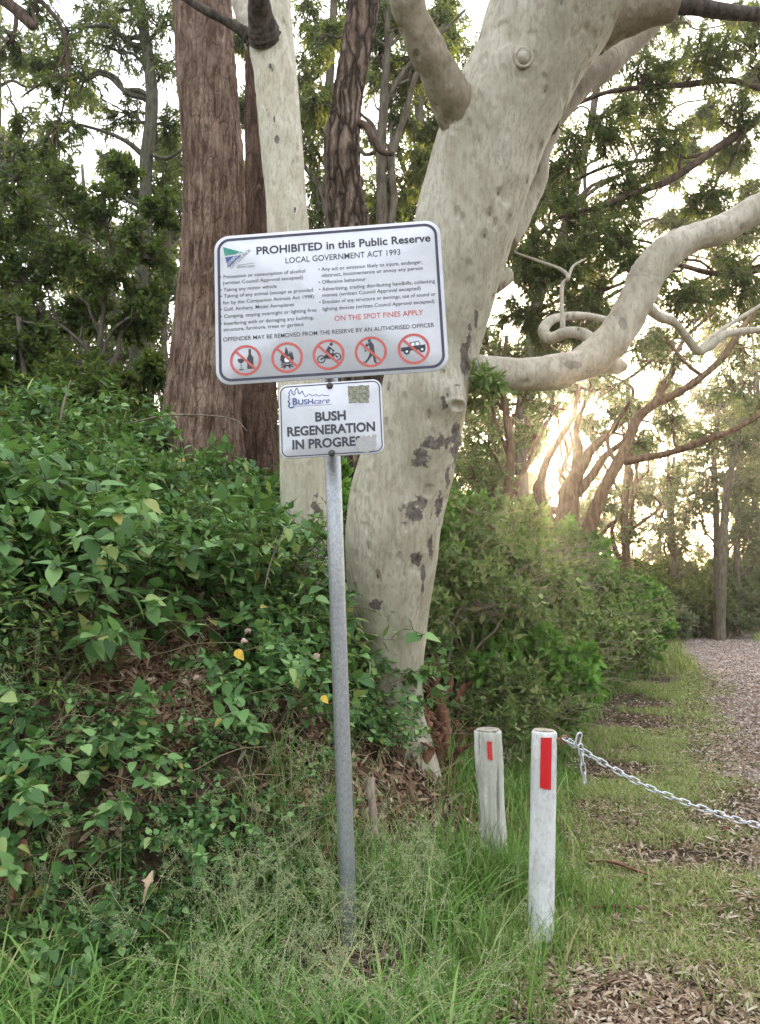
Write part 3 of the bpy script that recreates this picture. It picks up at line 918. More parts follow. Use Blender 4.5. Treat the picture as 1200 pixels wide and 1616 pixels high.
# dark bushy small trees on the left
def bushy(label, rows, limbs, cl, seed, mat='leaf_dark', kw=None, group=None, name='bushy_tree', bark='bark_grey'):
    return tree(name, label, rows, M[bark], cl, M[mat], seed, limbs=limbs, dens=1.15, kw=kw or dict(n2=9, twigs=80, per=14, L=.085, W=.032, droop=.25, twig_r=.005), group=group)
bushy('dark bushy tree with many thin stems below the slender lichened tree', [(160, 660, 12, 10), (160, 590, 11, 10), (158, 540, 9, 10), (165, 480, 7, 10), (170, 420, 5, 10)],
      ([(158, 600, 8, 10), (140, 555, 7, 10), (105, 520, 6, 10), (70, 500, 5, 10)], [(162, 600, 8, 10), (185, 560, 7, 10), (190, 530, 6, 10), (215, 500, 5, 10)], [(160, 570, 6, 10), (180, 520, 5, 9.9), (240, 480, 4, 9.9)]),
      [(110, 300, 10, .55, .8), (40, 340, 10.2, .5, ('limb', 0, .8)), (170, 340, 10, .5, .9), (230, 390, 10, .45, ('limb', 2, .8)), (90, 400, 10, .55, .7), (30, 430, 10, .5, ('limb', 0, .9)), (155, 430, 9.8, .45, .8), (235, 470, 10, .42, ('limb', 2, 1)), (60, 500, 10, .5, ('limb', 0, 1)), (140, 500, 10.3, .4, ('limb', 0, .5)), (205, 520, 10.2, .36, ('limb', 1, .9)), (20, 270, 10.5, .45, .8), (255, 330, 10.4, .35, .9), (190, 270, 10.6, .35, .9), (-30, 380, 10, .5, ('limb', 0, 1))], 121)
bushy('low dark bush at the left edge over the lantana', [(40, 680, 14, 8.6), (42, 620, 10, 8.6), (35, 560, 7, 8.6), (28, 500, 5, 8.6)], ([(42, 640, 7, 8.6), (80, 600, 5, 8.6), (110, 570, 4, 8.6)], [(40, 650, 7, 8.6), (5, 610, 5, 8.6), (-30, 570, 4, 8.6)]),
      [(20, 560, 8.6, .45, .9), (90, 590, 8.6, .4, ('limb', 0, 1)), (-20, 600, 8.6, .45, ('limb', 1, 1)), (40, 520, 8.8, .4, 1), (130, 640, 8.5, .38, ('limb', 0, .9)), (30, 650, 8.4, .4, .5), (190, 620, 8.7, .35, ('limb', 0, 1)), (240, 600, 8.9, .32, ('limb', 0, 1)), (-30, 500, 8.8, .4, 1)], 122)
# paler trees beyond on the left
for k, (lab, x, yb, d, cl) in enumerate([
    ('pale green gum far behind at the left edge', 30, 640, 22, [(20, 240, 22, 1.0), (-20, 300, 22, 1.0), (60, 300, 22, .8), (20, 360, 22, .9), (90, 380, 22, .8), (-10, 220, 22, .8)]),
    ('hazy tree crown between the slender tree and the broad stringybark', 262, 640, 20, [(255, 240, 20, .8), (275, 320, 20, .8), (240, 370, 20, .8), (270, 430, 20, .8), (190, 400, 21, .8), (250, 500, 20, .7), (285, 260, 20, .7), (180, 260, 21, .6)]),
    ('pale tree low behind the thin stems on the left', 130, 640, 25, [(110, 520, 25, 1.1), (180, 560, 25, 1.0), (60, 560, 25, 1.1), (230, 590, 25, .9), (140, 440, 25, .9), (20, 480, 25, 1.0)])]):
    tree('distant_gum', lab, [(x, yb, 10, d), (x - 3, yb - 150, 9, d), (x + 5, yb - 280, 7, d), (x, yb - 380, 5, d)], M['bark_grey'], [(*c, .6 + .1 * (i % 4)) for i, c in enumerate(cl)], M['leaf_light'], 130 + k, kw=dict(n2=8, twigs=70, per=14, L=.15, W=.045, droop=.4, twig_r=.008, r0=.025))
# thin stems behind the signs in the middle gap
def mid_tree(label, rows, cl, seed, mat='leaf_gum', kw=None, limbs=(), bark='bark_grey', name='background_tree', group=None):
    return tree(name, label, rows, M[bark], cl, M[mat], seed, limbs=limbs, kw=kw or dict(KW_GUM, L=.13, W=.026, twigs=60), group=group)
mid_tree('thin forked grey tree between the furrowed trunk and the leaning gum', [(606, 620, 26, 11), (604, 480, 22, 11), (603, 350, 18, 11), (602, 250, 15, 11), (606, 150, 13, 11), (612, 60, 11, 11), (606, -40, 9, 11)],
         [(650, 120, 11.5, .6, .8), (600, 60, 11.3, .6, .85), (650, 40, 11.5, .6, .9), (690, 80, 11.3, .5, .8), (610, 300, 11.8, .5, .5), (660, 270, 11.6, .55, ('limb', 0, .7)), (690, 230, 12, .55, ('limb', 0, .8)), (640, 190, 12, .5, .7), (500, 60, 12, .5, .9), (600, 0, 12, .6, .9), (710, 20, 12, .5, .9), (505, 160, 12, .45, .7)], 141,
         limbs=([(606, 400, 13, 11), (622, 320, 12, 11), (618, 250, 11, 11), (640, 180, 10, 11), (660, 110, 8, 11), (700, 40, 6, 11)], [(604, 170, 8, 11), (640, 110, 7, 11), (690, 60, 5, 11), (735, 15, 4, 11)], [(604, 240, 7, 11), (590, 200, 6, 11), (570, 180, 5, 11)]))
mid_tree('smaller grey stem seen between the slim gum and the furrowed trunk', [(520, 620, 20, 13), (521, 450, 18, 13), (522, 330, 17, 13), (519, 200, 15, 13), (524, 60, 12, 13), (530, -60, 9, 13)],
         [(500, 330, 13.5, .55, .5), (500, 250, 13.5, .6, .6), (500, 110, 13.5, .6, .8), (545, 30, 13.5, .6, .9), (490, 20, 13, .55, .9), (495, 190, 13.3, .45, .7), (385, 60, 13.5, .5, .8), (380, 160, 13.8, .5, .7), (590, 330, 13.8, .5, .5)], 142)
mid_tree('dark leafy tree closing the gap beside the leaning gum trunk', [(665, 620, 24, 15), (662, 450, 20, 15), (668, 300, 17, 15), (660, 150, 14, 15), (650, 0, 10, 15)],
         [(640, 330, 15, .7, .5), (610, 230, 15.2, .7, .6), (680, 180, 15.2, .7, .7), (650, 90, 15, .7, .8), (590, 130, 15.5, .7, .8), (720, 60, 15.5, .7, .9), (620, 20, 15.5, .7, .9), (520, 300, 15.5, .6, .5), (490, 380, 15.5, .6, .5), (700, 10, 15, .6, .9), (740, 110, 15.2, .5, .8), (560, 380, 15.5, .6, .5), (680, 250, 15.4, .6, .6), (400, 430, 15.5, .5, .5), (640, 420, 15, .6, .4)], 143, 'leaf_dark')

# ------------------------------------------------------------------ the canopy on the right
tree('canopy_gum', 'shady gum whose dark limbs sweep in from the right behind the crooked limb', [(1560, 1000, 60, 10.5), (1540, 700, 54, 10.5), (1500, 450, 48, 10.4), (1440, 300, 42, 10.2), (1350, 190, 36, 10), (1290, 140, 30, 9.9), (1240, 150, 22, 9.8), (1200, 185, 15, 9.7)], M['bark_brown'],
     [(1120, 90, 9.5, .55, ('limb', 1, .5)), (1030, 120, 9.6, .55, ('limb', 1, .7)), (960, 90, 9.8, .5, ('limb', 1, .9)), (1160, 200, 9.6, .5, ('limb', 0, .2)), (1060, 220, 9.6, .5, ('limb', 0, .4)), (950, 200, 9.8, .55, ('limb', 1, 1)), (900, 250, 9.8, .55, ('limb', 0, .9)), (980, 290, 9.6, .5, ('limb', 0, .6)), (900, 330, 9.6, .5, ('limb', 0, .9)), (850, 380, 9.4, .5, ('limb', 0, 1)), (920, 400, 9.3, .5, ('limb', 0, .9)), (980, 380, 9.2, .48, ('limb', 2, .5)), (860, 450, 9.5, .5, ('limb', 0, 1)), (930, 460, 9.4, .45, ('limb', 2, .9)), (1120, 310, 9.5, .4, ('limb', 0, .2)), (880, 520, 9.6, .4, ('limb', 2, 1)), (1180, 60, 9.6, .5, ('limb', 1, .2)), (820, 500, 9.8, .4, ('limb', 2, 1)), (1170, 440, 9.4, .45, ('limb', 2, .1)), (1090, 470, 9.4, .4, ('limb', 2, .3)), (1010, 430, 9.2, .4, ('limb', 2, .6))],
     M['leaf_gum'], 151, dens=1.9, kw=dict(KW_GUM, twigs=70, n2=9, L=.095, W=.018), n=8, limb_mat=M['bark_brown'],
     limbs=([(1240, 150, 20, 9.8), (1195, 190, 15, 9.7), (1130, 235, 13, 9.6), (1060, 283, 12, 9.55), (1015, 300, 11, 9.5), (950, 325, 8, 9.5), (880, 345, 6, 9.5), (830, 400, 4, 9.5)],
            [(1300, 120, 18, 10), (1215, 140, 10, 9.8), (1150, 127, 9, 9.7), (1080, 134, 9, 9.7), (1010, 138, 9, 9.7), (950, 148, 7, 9.7), (900, 170, 5, 9.7)],
            [(1420, 290, 24, 10.2), (1300, 380, 14, 9.8), (1200, 425, 10, 9.5), (1130, 432, 9, 9.4), (1060, 418, 8, 9.3), (1000, 440, 6, 9.3), (900, 480, 4, 9.4)],
            [(1205, 182, 9, 9.7), (1120, 240, 8, 9.9), (1050, 250, 6, 10), (960, 262, 5, 10.1), (880, 300, 3, 10.2)]))
tree('canopy_gum', 'second gum filling the sky behind the top of the leaning trunk', [(830, 1000, 22, 17), (826, 800, 19, 17), (822, 650, 17, 17), (850, 480, 15, 17), (900, 330, 13, 17), (940, 150, 11, 17), (950, -50, 8, 17)], M['bark_grey'],
     [(880, 180, 17, .9, .7), (1000, 170, 17, .9, .7), (940, 60, 17, .9, .9), (1100, 380, 17, .8, .5), (860, 300, 17, .9, .6), (960, 330, 17, .9, .6), (1050, 260, 17, .7, .6), (840, 420, 17, .8, .5), (930, 430, 17, .8, .5), (1030, 440, 17, .8, .5), (800, 560, 17.5, .7, .4), (1080, 100, 17, .7, .8), (1150, 250, 17.5, .6, .6), (1170, 360, 17, .7, .5), (1120, 470, 17, .7, .4), (870, 540, 17.5, .6, .4), (1180, 500, 17, .7, .4), (1190, 130, 17, .6, .7), (1110, 180, 17, .6, .7), (1185, 310, 17, .55, .6), (1060, 345, 17, .6, .6), (1150, 420, 17, .55, .5), (1010, 60, 17, .7, .9), (1180, 30, 17, .6, .9), (1060, 20, 17, .6, .9), (1100, 240, 17, .5, .6), (820, 340, 17, .7, .5), (1040, 540, 17, .5, .4), (960, 510, 17, .6, .4)],
     M['leaf_gum'], 152, dens=2.1, kw=dict(n2=9, twigs=80, per=14, L=.125, W=.026, droop=.7, twig_r=.006, r0=.022))

# multi-stemmed trees the low sun shines through
tree('spreading_tree', 'leaning brown tree with long forking limbs right of the sun', [(925, 850, 24, 15.5), (945, 790, 21, 15.5), (965, 750, 19, 15.5), (985, 710, 17, 15.5), (1005, 665, 16, 15.5), (1030, 640, 15, 15.4), (1070, 620, 13, 15.3), (1105, 597, 12, 15.2), (1140, 565, 11, 15.1), (1170, 520, 9, 15), (1210, 470, 8, 15)], M['bark_warm'],
     [(1080, 560, 15.5, .7, .6), (1150, 600, 15.5, .65, ('limb', 0, .8)), (1180, 650, 15.3, .6, ('limb', 0, 1)), (1030, 580, 15.6, .6, ('limb', 1, .8)), (960, 610, 15.8, .6, ('limb', 2, .8)), (1180, 560, 15.2, .6, .9), (1120, 690, 15.6, .5, ('limb', 0, .7)), (1010, 540, 15.8, .5, ('limb', 1, 1)), (1060, 660, 16, .4, ('limb', 0, .4))], M['leaf_light'], 161, dens=1.3, kw=dict(n2=8, twigs=46, per=12, L=.11, W=.022, droop=.6), n=8, trunk_k=12,
     limbs=([(985, 728, 14, 15.5), (1020, 722, 12, 15.3), (1060, 714, 11, 15.2), (1105, 698, 10, 15.1), (1150, 682, 9, 15), (1200, 655, 8, 15), (1250, 630, 6, 15)], [(1030, 640, 11, 15.4), (1060, 590, 9, 15.5), (1068, 560, 8, 15.6), (1085, 530, 6, 15.7), (1130, 490, 4, 15.8)], [(975, 735, 8, 15.5), (960, 690, 7, 15.7), (1000, 620, 6, 15.8), (960, 590, 4, 16)], [(1110, 595, 7, 15.2), (1080, 570, 6, 15), (1050, 530, 4, 15)]))
tree('multistem_tree', 'warm lit tree with fanned stems directly in front of the sun', [(893, 850, 46, 17), (897, 800, 36, 17), (905, 760, 26, 17), (930, 715, 16, 17), (955, 690, 11, 17), (990, 660, 8, 17)], M['bark_warm'],
     [(960, 650, 17, .6, ('limb', 3, .8)), (840, 640, 17.3, .7, ('limb', 0, .9)), (800, 690, 17.3, .7, ('limb', 1, .8)), (900, 610, 17.3, .55, ('limb', 2, .9)), (770, 650, 17, .7, ('limb', 1, 1)), (1010, 700, 17.4, .4, .9), (860, 590, 17.3, .55, ('limb', 0, 1)), (930, 590, 17.6, .5, ('limb', 2, 1)), (780, 740, 17, .6, ('limb', 1, .6)), (990, 640, 17.5, .4, ('limb', 3, .9))], M['leaf_light'], 162, dens=1.0, kw=dict(n2=8, twigs=40, per=12, L=.13, W=.026, droop=.6), n=8, trunk_k=12,
     limbs=([(880, 850, 20, 17), (855, 780, 14, 17), (862, 730, 12, 17), (885, 690, 10, 17), (905, 655, 8, 17), (915, 610, 6, 17)], [(870, 850, 18, 17), (830, 790, 13, 17), (822, 730, 11, 17), (838, 690, 9, 17), (822, 640, 7, 17)], [(905, 765, 16, 17), (915, 715, 13, 17), (910, 675, 9, 17), (930, 620, 6, 17)], [(900, 790, 18, 17), (935, 750, 14, 17), (955, 720, 11, 17), (990, 690, 8, 17), (1010, 640, 5, 17)], [(905, 810, 16, 17), (860, 800, 12, 17.2), (845, 770, 8, 17.3), (862, 745, 6, 17.3)]))
tree('multistem_tree', 'twiggy tree beside the leaning gum under its crooked limb', [(795, 860, 20, 12), (800, 790, 17, 12), (806, 730, 14, 12), (800, 660, 12, 12), (792, 600, 9, 12), (800, 530, 6, 12)], M['bark_warm'],
     [(765, 690, 12, .45, .5), (770, 770, 12, .45, .3), (830, 620, 12.2, .4, .7), (780, 620, 12.2, .45, .7), (835, 690, 12.4, .35, ('limb', 0, .7)), (745, 740, 11.8, .4, .4), (860, 650, 12.5, .35, ('limb', 0, 1)), (760, 820, 11.7, .45, .2), (820, 560, 12.4, .4, .9), (765, 540, 12.4, .4, .9)], M['leaf_shrub'], 163, dens=1.0, kw=dict(n2=9, twigs=52, per=12, L=.075, W=.022, droop=.3),
     limbs=([(800, 790, 10, 12), (830, 740, 8, 12.2), (850, 690, 7, 12.3), (880, 640, 5, 12.5)], [(803, 720, 8, 12), (785, 670, 6, 12), (770, 620, 5, 12)], [(712, 790, 9, 7.5), (735, 805, 8, 7.6), (760, 820, 6, 7.8), (800, 850, 5, 8.2)]))
for k, (lab, x, yb, d, cl) in enumerate([
    ('hazy tree standing left of the low sun', 775, 900, 24, [(735, 640, 24, .9), (780, 600, 24, .9), (810, 660, 24, .8), (750, 720, 24, .9), (800, 740, 24, .8), (770, 800, 24, .9), (830, 800, 24, .7), (840, 700, 24.5, .6), (830, 600, 24, .7)]),
    ('hazy tree standing right of the low sun', 990, 900, 26, [(980, 640, 26, .9), (1030, 690, 26, .9), (950, 800, 26, .8), (1010, 780, 26, .9), (1060, 760, 26, .8), (960, 590, 26, .8), (1050, 620, 26, .8), (930, 660, 26.5, .5), (1000, 830, 26, .8), (1090, 680, 26, .8), (920, 830, 26, .7)]),
    ('pale tree crown over the low sun', 905, 900, 30, [(880, 640, 30, .8), (920, 610, 30, .9), (860, 590, 30, .9), (900, 560, 30, .9), (945, 690, 30, .6), (850, 820, 30, .7), (890, 830, 30, .7), (850, 680, 30, .6)])]):
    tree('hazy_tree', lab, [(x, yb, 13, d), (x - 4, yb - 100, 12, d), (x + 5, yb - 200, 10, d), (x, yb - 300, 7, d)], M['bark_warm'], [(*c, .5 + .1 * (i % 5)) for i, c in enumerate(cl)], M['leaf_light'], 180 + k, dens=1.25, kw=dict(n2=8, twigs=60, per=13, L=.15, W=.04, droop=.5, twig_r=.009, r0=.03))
# far trees: thin trunks at the right edge, past the bend of the path
FAR = 'thin far trees past the bend of the path'
for k, (rows, cl) in enumerate([
    ([(1133, 985, 14, 27), (1132, 900, 11, 27), (1130, 800, 9, 27), (1128, 720, 8, 27), (1135, 640, 6, 27)], [(1110, 760, 27, 1.1, .6), (1140, 700, 27, 1.0, .8), (1090, 800, 27, 1.0, .5), (1130, 640, 27, .9, 1)]),
    ([(1138, 985, 14, 26), (1140, 900, 14, 26), (1145, 800, 12, 26), (1155, 740, 10, 26), (1168, 680, 8, 26), (1180, 620, 6, 26)], [(1180, 700, 26, 1.0, .8), (1170, 780, 26, .9, .6), (1200, 640, 26, 1.0, .9), (1185, 840, 26, .8, .4)]),
    ([(1166, 985, 11, 29), (1163, 880, 10, 29), (1166, 780, 8, 29), (1164, 680, 6, 29)], [(1190, 760, 29, 1.0, .6), (1150, 660, 29, 1.0, .9), (1200, 860, 29, 1.0, .4)]),
    ([(1066, 960, 9, 31), (1064, 880, 8, 31), (1061, 800, 7, 31), (1064, 720, 5, 31)], [(1050, 770, 31, 1.1, .6), (1080, 720, 31, 1.1, .8), (1040, 830, 31, 1.0, .5), (1075, 860, 31, 1.0, .3), (1020, 770, 31, 1.0, .7)])]):
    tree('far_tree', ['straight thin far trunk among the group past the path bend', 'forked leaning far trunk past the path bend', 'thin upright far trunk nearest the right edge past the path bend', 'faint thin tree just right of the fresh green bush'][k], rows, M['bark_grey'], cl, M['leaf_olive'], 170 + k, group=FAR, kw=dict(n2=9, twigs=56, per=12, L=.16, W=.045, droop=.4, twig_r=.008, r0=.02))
# a belt of woodland behind everything: each tree its own, all of one kind, copied
def wood_proto(seed, mat):
    rng = np.random.default_rng(seed)
    root = thing('woodland_tree', 'tall grey green woodland tree in the belt behind the reserve', 'tree', (0, 0, 0), 'trees of the woodland belt behind')
    g = Geo()
    P = spline([(0, 0, -.5, .22), (.2, 0, 3, .19), (-.2, .2, 7, .15), (.3, 0, 11, .10), (.1, 0, 16, .04)], 6)
    tube(g, P[:, :3], P[:, 3], 8)
    g.build('trunk', M['bark_grey'], root)
    wd, lf = Geo(), Geo()
    for k in range(24):
        i = int((.18 + .8 * k / 24) * (len(P) - 1))
        a = k * 2.4 + rng.uniform(0, 1)
        c = P[i, :3] + np.array([cos(a), sin(a), .3]) * rng.uniform(.8, 2.6)
        tube(wd, limb_curve(P[i, :3], c, rng), np.linspace(.05, .015, 19), 5, False)
        clump(wd, lf, c, rng.uniform(1.0, 1.5), rng, 7, 60, 12, RHOMB, .22, .07, .4, P[i, :3], .025, .009)
    wd.build('branches', M['bark_grey'], root)
    lf.build('crown', M[mat], root)
    return root
protos = [wood_proto(200, 'leaf_olive'), wood_proto(201, 'leaf_light'), wood_proto(202, 'leaf_olive')]
belt = [(-16, 26), (-12, 30), (-8.5, 27), (-5.5, 31), (-2.5, 28), (.5, 30), (3.0, 34), (5, 30), (7.6, 38), (10, 44), (13, 40), (17, 46), (20, 38), (23.5, 42), (-20, 22), (27, 47), (-11, 20), (24, 32), (30, 38), (15, 52), (8, 52), (21, 55), (2, 46), (-1, 24), (6.3, 33), (9, 36), (11.5, 48), (26, 42), (18, 36), (4, 40), (-14, 36), (-7, 38), (0, 40)]
used = set()
belt += [(9.5, 62), (13, 70), (17, 64), (21, 68), (12.5, 58)]
belt = [(x, y) for x, y in belt if y > 57 or not 6 < math.degrees(math.atan2(x, y)) < 20.5]
for k, (x, y) in enumerate(belt):
    p = protos[k % 3]
    o = p if k < 3 else copy_tree(p)
    o.location = tuple(on_ground(x, y, -.1))
    o.rotation_euler = (0, 0, k * 1.7)
    s = .8 + .35 * ((k * 37) % 10) / 10
    o.scale = (s, s, s)

# ------------------------------------------------------------------ thicket of shrubs between the gum and the path
def shrub_proto(name, label, seed, mat, group, nst=16, n2=7, twigs=48, per=15, L=.06, W=.026, shape=LANCE, droop=.1, hgt=1.25, bare=18, twig='twig'):
    rng = np.random.default_rng(seed)
    root = thing(name, label, 'shrub', (0, 0, 0), group)
    wd, lf = Geo(), Geo()
    for k in range(nst):
        a = k * 2.399 + rng.uniform(-.3, .3)
        rr = math.sqrt((k + .5) / nst) * rng.uniform(.6, .85)
        c = np.array([cos(a) * rr, sin(a) * rr, hgt * (.30 + .62 * (1 - rr ** 2) * rng.uniform(.6, 1.1))])
        b = np.array([cos(a) * .12, sin(a) * .12, -.15])
        tube(wd, limb_curve(b, c, rng, .05, .12), np.linspace(.018, .007, 19), 5, False)
        clump(wd, lf, c, rng.uniform(.25, .36), rng, n2, twigs, per, shape, L, W, droop, b, .007, .0028)
    if bare:
        # bare arching twigs that stick out of the mass
        a = rng.uniform(0, 2 * pi, bare)
        s = np.stack([np.cos(a) * .4, np.sin(a) * .4, np.full(bare, hgt * .5)], -1)
        d = np.stack([np.cos(a), np.sin(a), rng.uniform(.1, 1.0, bare)], -1) * rng.uniform(.45, .80, (bare, 1))
        t = np.linspace(0, 1, 6)[None, :, None]
        C = s[:, None] + d[:, None] * t + UP * (-.35 * t ** 2) * rng.uniform(.2, 1, (bare, 1, 1)) + rng.normal(size=(bare, 6, 3)) * .02
        many_tubes(wd, C, np.linspace(.005, .0018, 6)[None], 4)
    wd.build('stems', M[twig], root)
    lf.build('foliage', M[mat], root)
    return root

def place(protos, spots, dz=-.05, big=1.0):
    """the first of each kind is moved into place, later ones are copies"""
    seen, out = set(), []
    for k, sp in enumerate(spots):
        x, y, s = sp[:3]
        s = s * big
        p = protos[sp[3] if len(sp) > 3 else k % len(protos)]
        o = copy_tree(p) if p.name in seen else p
        seen.add(p.name)
        o.location = tuple(on_ground(x, y, dz))
        o.rotation_euler = (0, 0, (k * 2.13) % 6.28)
        o.scale = (s, s, s * (.92 + .16 * ((k * 7) % 5) / 5))
        out.append(o)
    return out

TH = 'shrubs of the thicket between the leaning gum and the path'
SH = [shrub_proto('thicket_shrub', 'twiggy olive green shrub in the thicket between the leaning gum and the path', 301, 'leaf_shrub', TH, L=.07, W=.028, bare=60, twigs=38),
      shrub_proto('thicket_shrub', 'twiggy olive green shrub in the thicket between the leaning gum and the path', 302, 'leaf_shrub', TH, bare=70, L=.07, W=.034, shape=OVATE, per=11, twigs=42),
      shrub_proto('thicket_shrub', 'twiggy olive green shrub in the thicket between the leaning gum and the path', 303, 'leaf_fresh', TH, L=.085, W=.045, shape=OVATE, per=11, twigs=40)]
place(SH, [(1.0, 6.5, .62), (.5, 6.8, .75), (1.2, 7.2, .72), (1.55, 8.3, .8), (.75, 7.7, .95), (-.2, 7.4, .8), (1.05, 9.0, 1.05), (2.0, 9.8, .9), (.2, 9.2, 1.0), (1.5, 10.8, 1.2), (2.75, 11.6, 1.0), (.4, 11.2, 1.2), (2.1, 13.0, 1.35), (3.5, 13.6, 1.15), (3.0, 15.3, 1.5), (1.0, 13.8, 1.4), (4.5, 16.2, 1.2), (-.6, 10.5, 1.1), (1.8, 16, 1.5), (.1, 8.2, .9), (1.9, 11.7, 1.2), (3.3, 12.4, .9), (2.9, 14.2, 1.3)], big=1.32)
FR = 'bright green bushes where the thicket meets the path'
FB = [shrub_proto('green_bush', 'bright fresh green bush at the thicket end beside the path', 311, 'leaf_fresh', FR, L=.09, W=.05, shape=OVATE, per=12, twigs=44, bare=4),
      shrub_proto('green_bush', 'bright fresh green bush at the thicket end beside the path', 312, 'leaf_fresh', FR, L=.09, W=.05, shape=OVATE, per=12, twigs=44, bare=4)]
place(FB, [(4.1, 14.2, .85), (4.7, 15.7, 1.0), (5.0, 17.2, 1.2), (4.2, 17.6, 1.3), (5.9, 19.4, 1.2), (3.4, 14.4, 1.1)], big=1.35)
UN = 'dark shrubs under the far trees past the path bend'
US = [shrub_proto('understory_shrub', 'dark grey green shrub under the far trees past the path bend', 321, 'leaf_olive', UN, L=.13, W=.055, shape=RHOMB, per=12, twigs=40, bare=0, hgt=1.7),
      shrub_proto('understory_shrub', 'dark grey green shrub under the far trees past the path bend', 322, 'leaf_dark', UN, L=.13, W=.055, shape=RHOMB, per=12, twigs=40, bare=0, hgt=1.7)]
place(US, [(9.6, 26.5, 1.4), (11.3, 28, 1.7), (13.2, 29.5, 1.8), (10.2, 30, 1.9), (8.3, 24, 1.4), (14.8, 31.5, 1.8), (16.6, 33, 2.0), (12.3, 33, 2.2), (18.5, 34, 2.1), (15.5, 36, 2.3), (8.8, 32, 2.1), (20.5, 38, 2.3), (6.5, 27, 1.8), (4.5, 25, 1.7), (12.4, 27.6, 1.2), (22.5, 36, 2), (19.5, 41, 2.4), (13.6, 33.5, 1.6), (15.8, 34.5, 1.6), (17.8, 35.5, 1.7), (11.6, 31, 1.5)], dz=-.7)
# dark understory on the left bank behind the lantana
UL = 'dark shrubs on the bank top behind the lantana'
LS = [shrub_proto('bank_shrub', 'dark shaded shrub on the bank top behind the lantana', 331, 'leaf_dark', UL, L=.075, W=.038, shape=OVATE, per=12, twigs=40, bare=6, hgt=1.1)]
place(LS, [(-4.2, 7.6, .8), (-3.3, 8.1, .85), (-2.5, 8.6, .8), (-5.3, 7.8, 1.0), (-3.9, 9.4, 1.1), (-1.2, 8.6, .7), (-2.6, 10.2, 1.0), (-6.0, 9.5, 1.2), (-4.9, 10.8, 1.2), (-.8, 9.6, .9), (-1.5, 11, 1.0), (-3.2, 12, 1.1), (-7, 8.5, 1.2), (-.3, 12, 1.1), (-6, 12.5, 1.3)])

# ------------------------------------------------------------------ lantana on the bank
def lantana_proto(seed, nst=13, hgt=.55, leafL=.075, label=None, group=None, name='lantana_bush', shape=OVATE, wide=(.60, .78), mat='leaf_lantana'):
    rng = np.random.default_rng(seed)
    root = thing(name, label, 'plant', (0, 0, 0), group)
    st, lf = Geo(), Geo()
    pos, ax, nn, LL = [], [], [], []
    def shoot(b, d, ln, r, kids):
        n = max(4, int(ln / .055))
        t = np.linspace(0, 1, n)[:, None]
        side = nrm(np.cross(d, rng.normal(size=3)))
        C = b + d * ln * t + side * ln * .16 * np.sin(t * 2.6) - UP * ln * .30 * t ** 2
        tube(st, C, np.linspace(r, r * .35, n), 5, False)
        tan = nrm(np.gradient(C, axis=0))
        for i in range(1, n):
            if i < n * .18:
                continue
            u = nrm(np.cross(tan[i], UP + .01)); v = np.cross(u, tan[i])
            w = (u if i % 2 else v * .8 + u * .4)
            for sg in (1, -1):
                if rng.random() < .1: continue
                a = nrm(w * sg + tan[i] * .45 + rng.normal(size=3) * .22 - UP * .12)
                pos.append(C[i] + a * .012); ax.append(a)
                nn.append(nrm(UP + tan[i] * .25 + rng.normal(size=3) * .28))
                LL.append(leafL * rng.uniform(.62, 1.25) * (1.0 - .45 * max(0, i / n - .75) * 4))
            if kids and rng.random() < .38:
                shoot(C[i], nrm(w * rng.choice([-1, 1]) + tan[i] * .8 + UP * .3), ln * rng.uniform(.3, .5), r * .6, False)
        # terminal leaves
        for q in range(4):
            a = nrm(tan[-1] * .5 + rng.normal(size=3) * .6 + UP * .25)
            pos.append(C[-1]); ax.append(a); nn.append(nrm(UP + rng.normal(size=3) * .3)); LL.append(leafL * rng.uniform(.4, .7))
    for k in range(nst):
        a = k * 2.4 + rng.uniform(-.4, .4)
        el = rng.uniform(.35, 1.35)
        shoot(np.array([cos(a) * .04, sin(a) * .04, -.05]), np.array([cos(a) * cos(el), sin(a) * cos(el), sin(el)]), hgt * rng.uniform(.8, 1.35), .0055, True)
    LL = np.array(LL)
    leaves(lf, shape, np.array(pos), np.array(ax), LL, LL * rng.uniform(*wide, len(LL)), rng, np.array(nn))
    st.build('stems', M['stem'], root)
    lf.build('foliage', M[mat], root)
    return root
LG = 'lantana bushes covering the bank'
LL_ = 'leafy green lantana bush among those covering the bank left of the sign post'
LP = [lantana_proto(401, 14, .60, .088, LL_, LG), lantana_proto(402, 12, .5, .068, LL_, LG), lantana_proto(403, 13, .70, .10, LL_, LG), lantana_proto(404, 10, .45, .078, LL_, LG)]
def in_litter(x, y):
    for up in (0, .22, .42):
        u, v = project(on_ground(x, y, up))
        if ((u - 235) / 105) ** 2 + ((v - 1050) / 125) ** 2 < 1:
            return True
    return False
def thin_front(x, y):
    """the lower bank is patchy: clumps with bare tangled ground between"""
    v = project(on_ground(x, y))[1]
    return v > 1075 and float(noise(np.array([x * 1.9, y * 1.9, 4.0]), 61)) > -.12

def lant_ok(x, y):
    d = float(foot_dist(np.array(x), np.array(y)))
    if d < .62 + .5 * smooth(-1.8, -1.0, x) * smooth(-.2, -.7, x) or d > 4.6: return False
    if x > .1 and y < 6: return False
    if x > -.25 and y < 4.3: return False
    if in_litter(x, y) or thin_front(x, y): return False
    for (a, b, r) in ((.2, 5.0, .55), (-.6, 6.0, .35), (-1.87, 8, .6)):
        if math.hypot(x - a, y - b) < r: return False
    return True
spots = scatter(150, -5.2, .5, 3.2, 8.2, .25, 17, lant_ok)
rl = np.random.default_rng(8)
lants = place(LP, [(x, y, rl.uniform(.75, 1.15)) for x, y in spots], -.03)
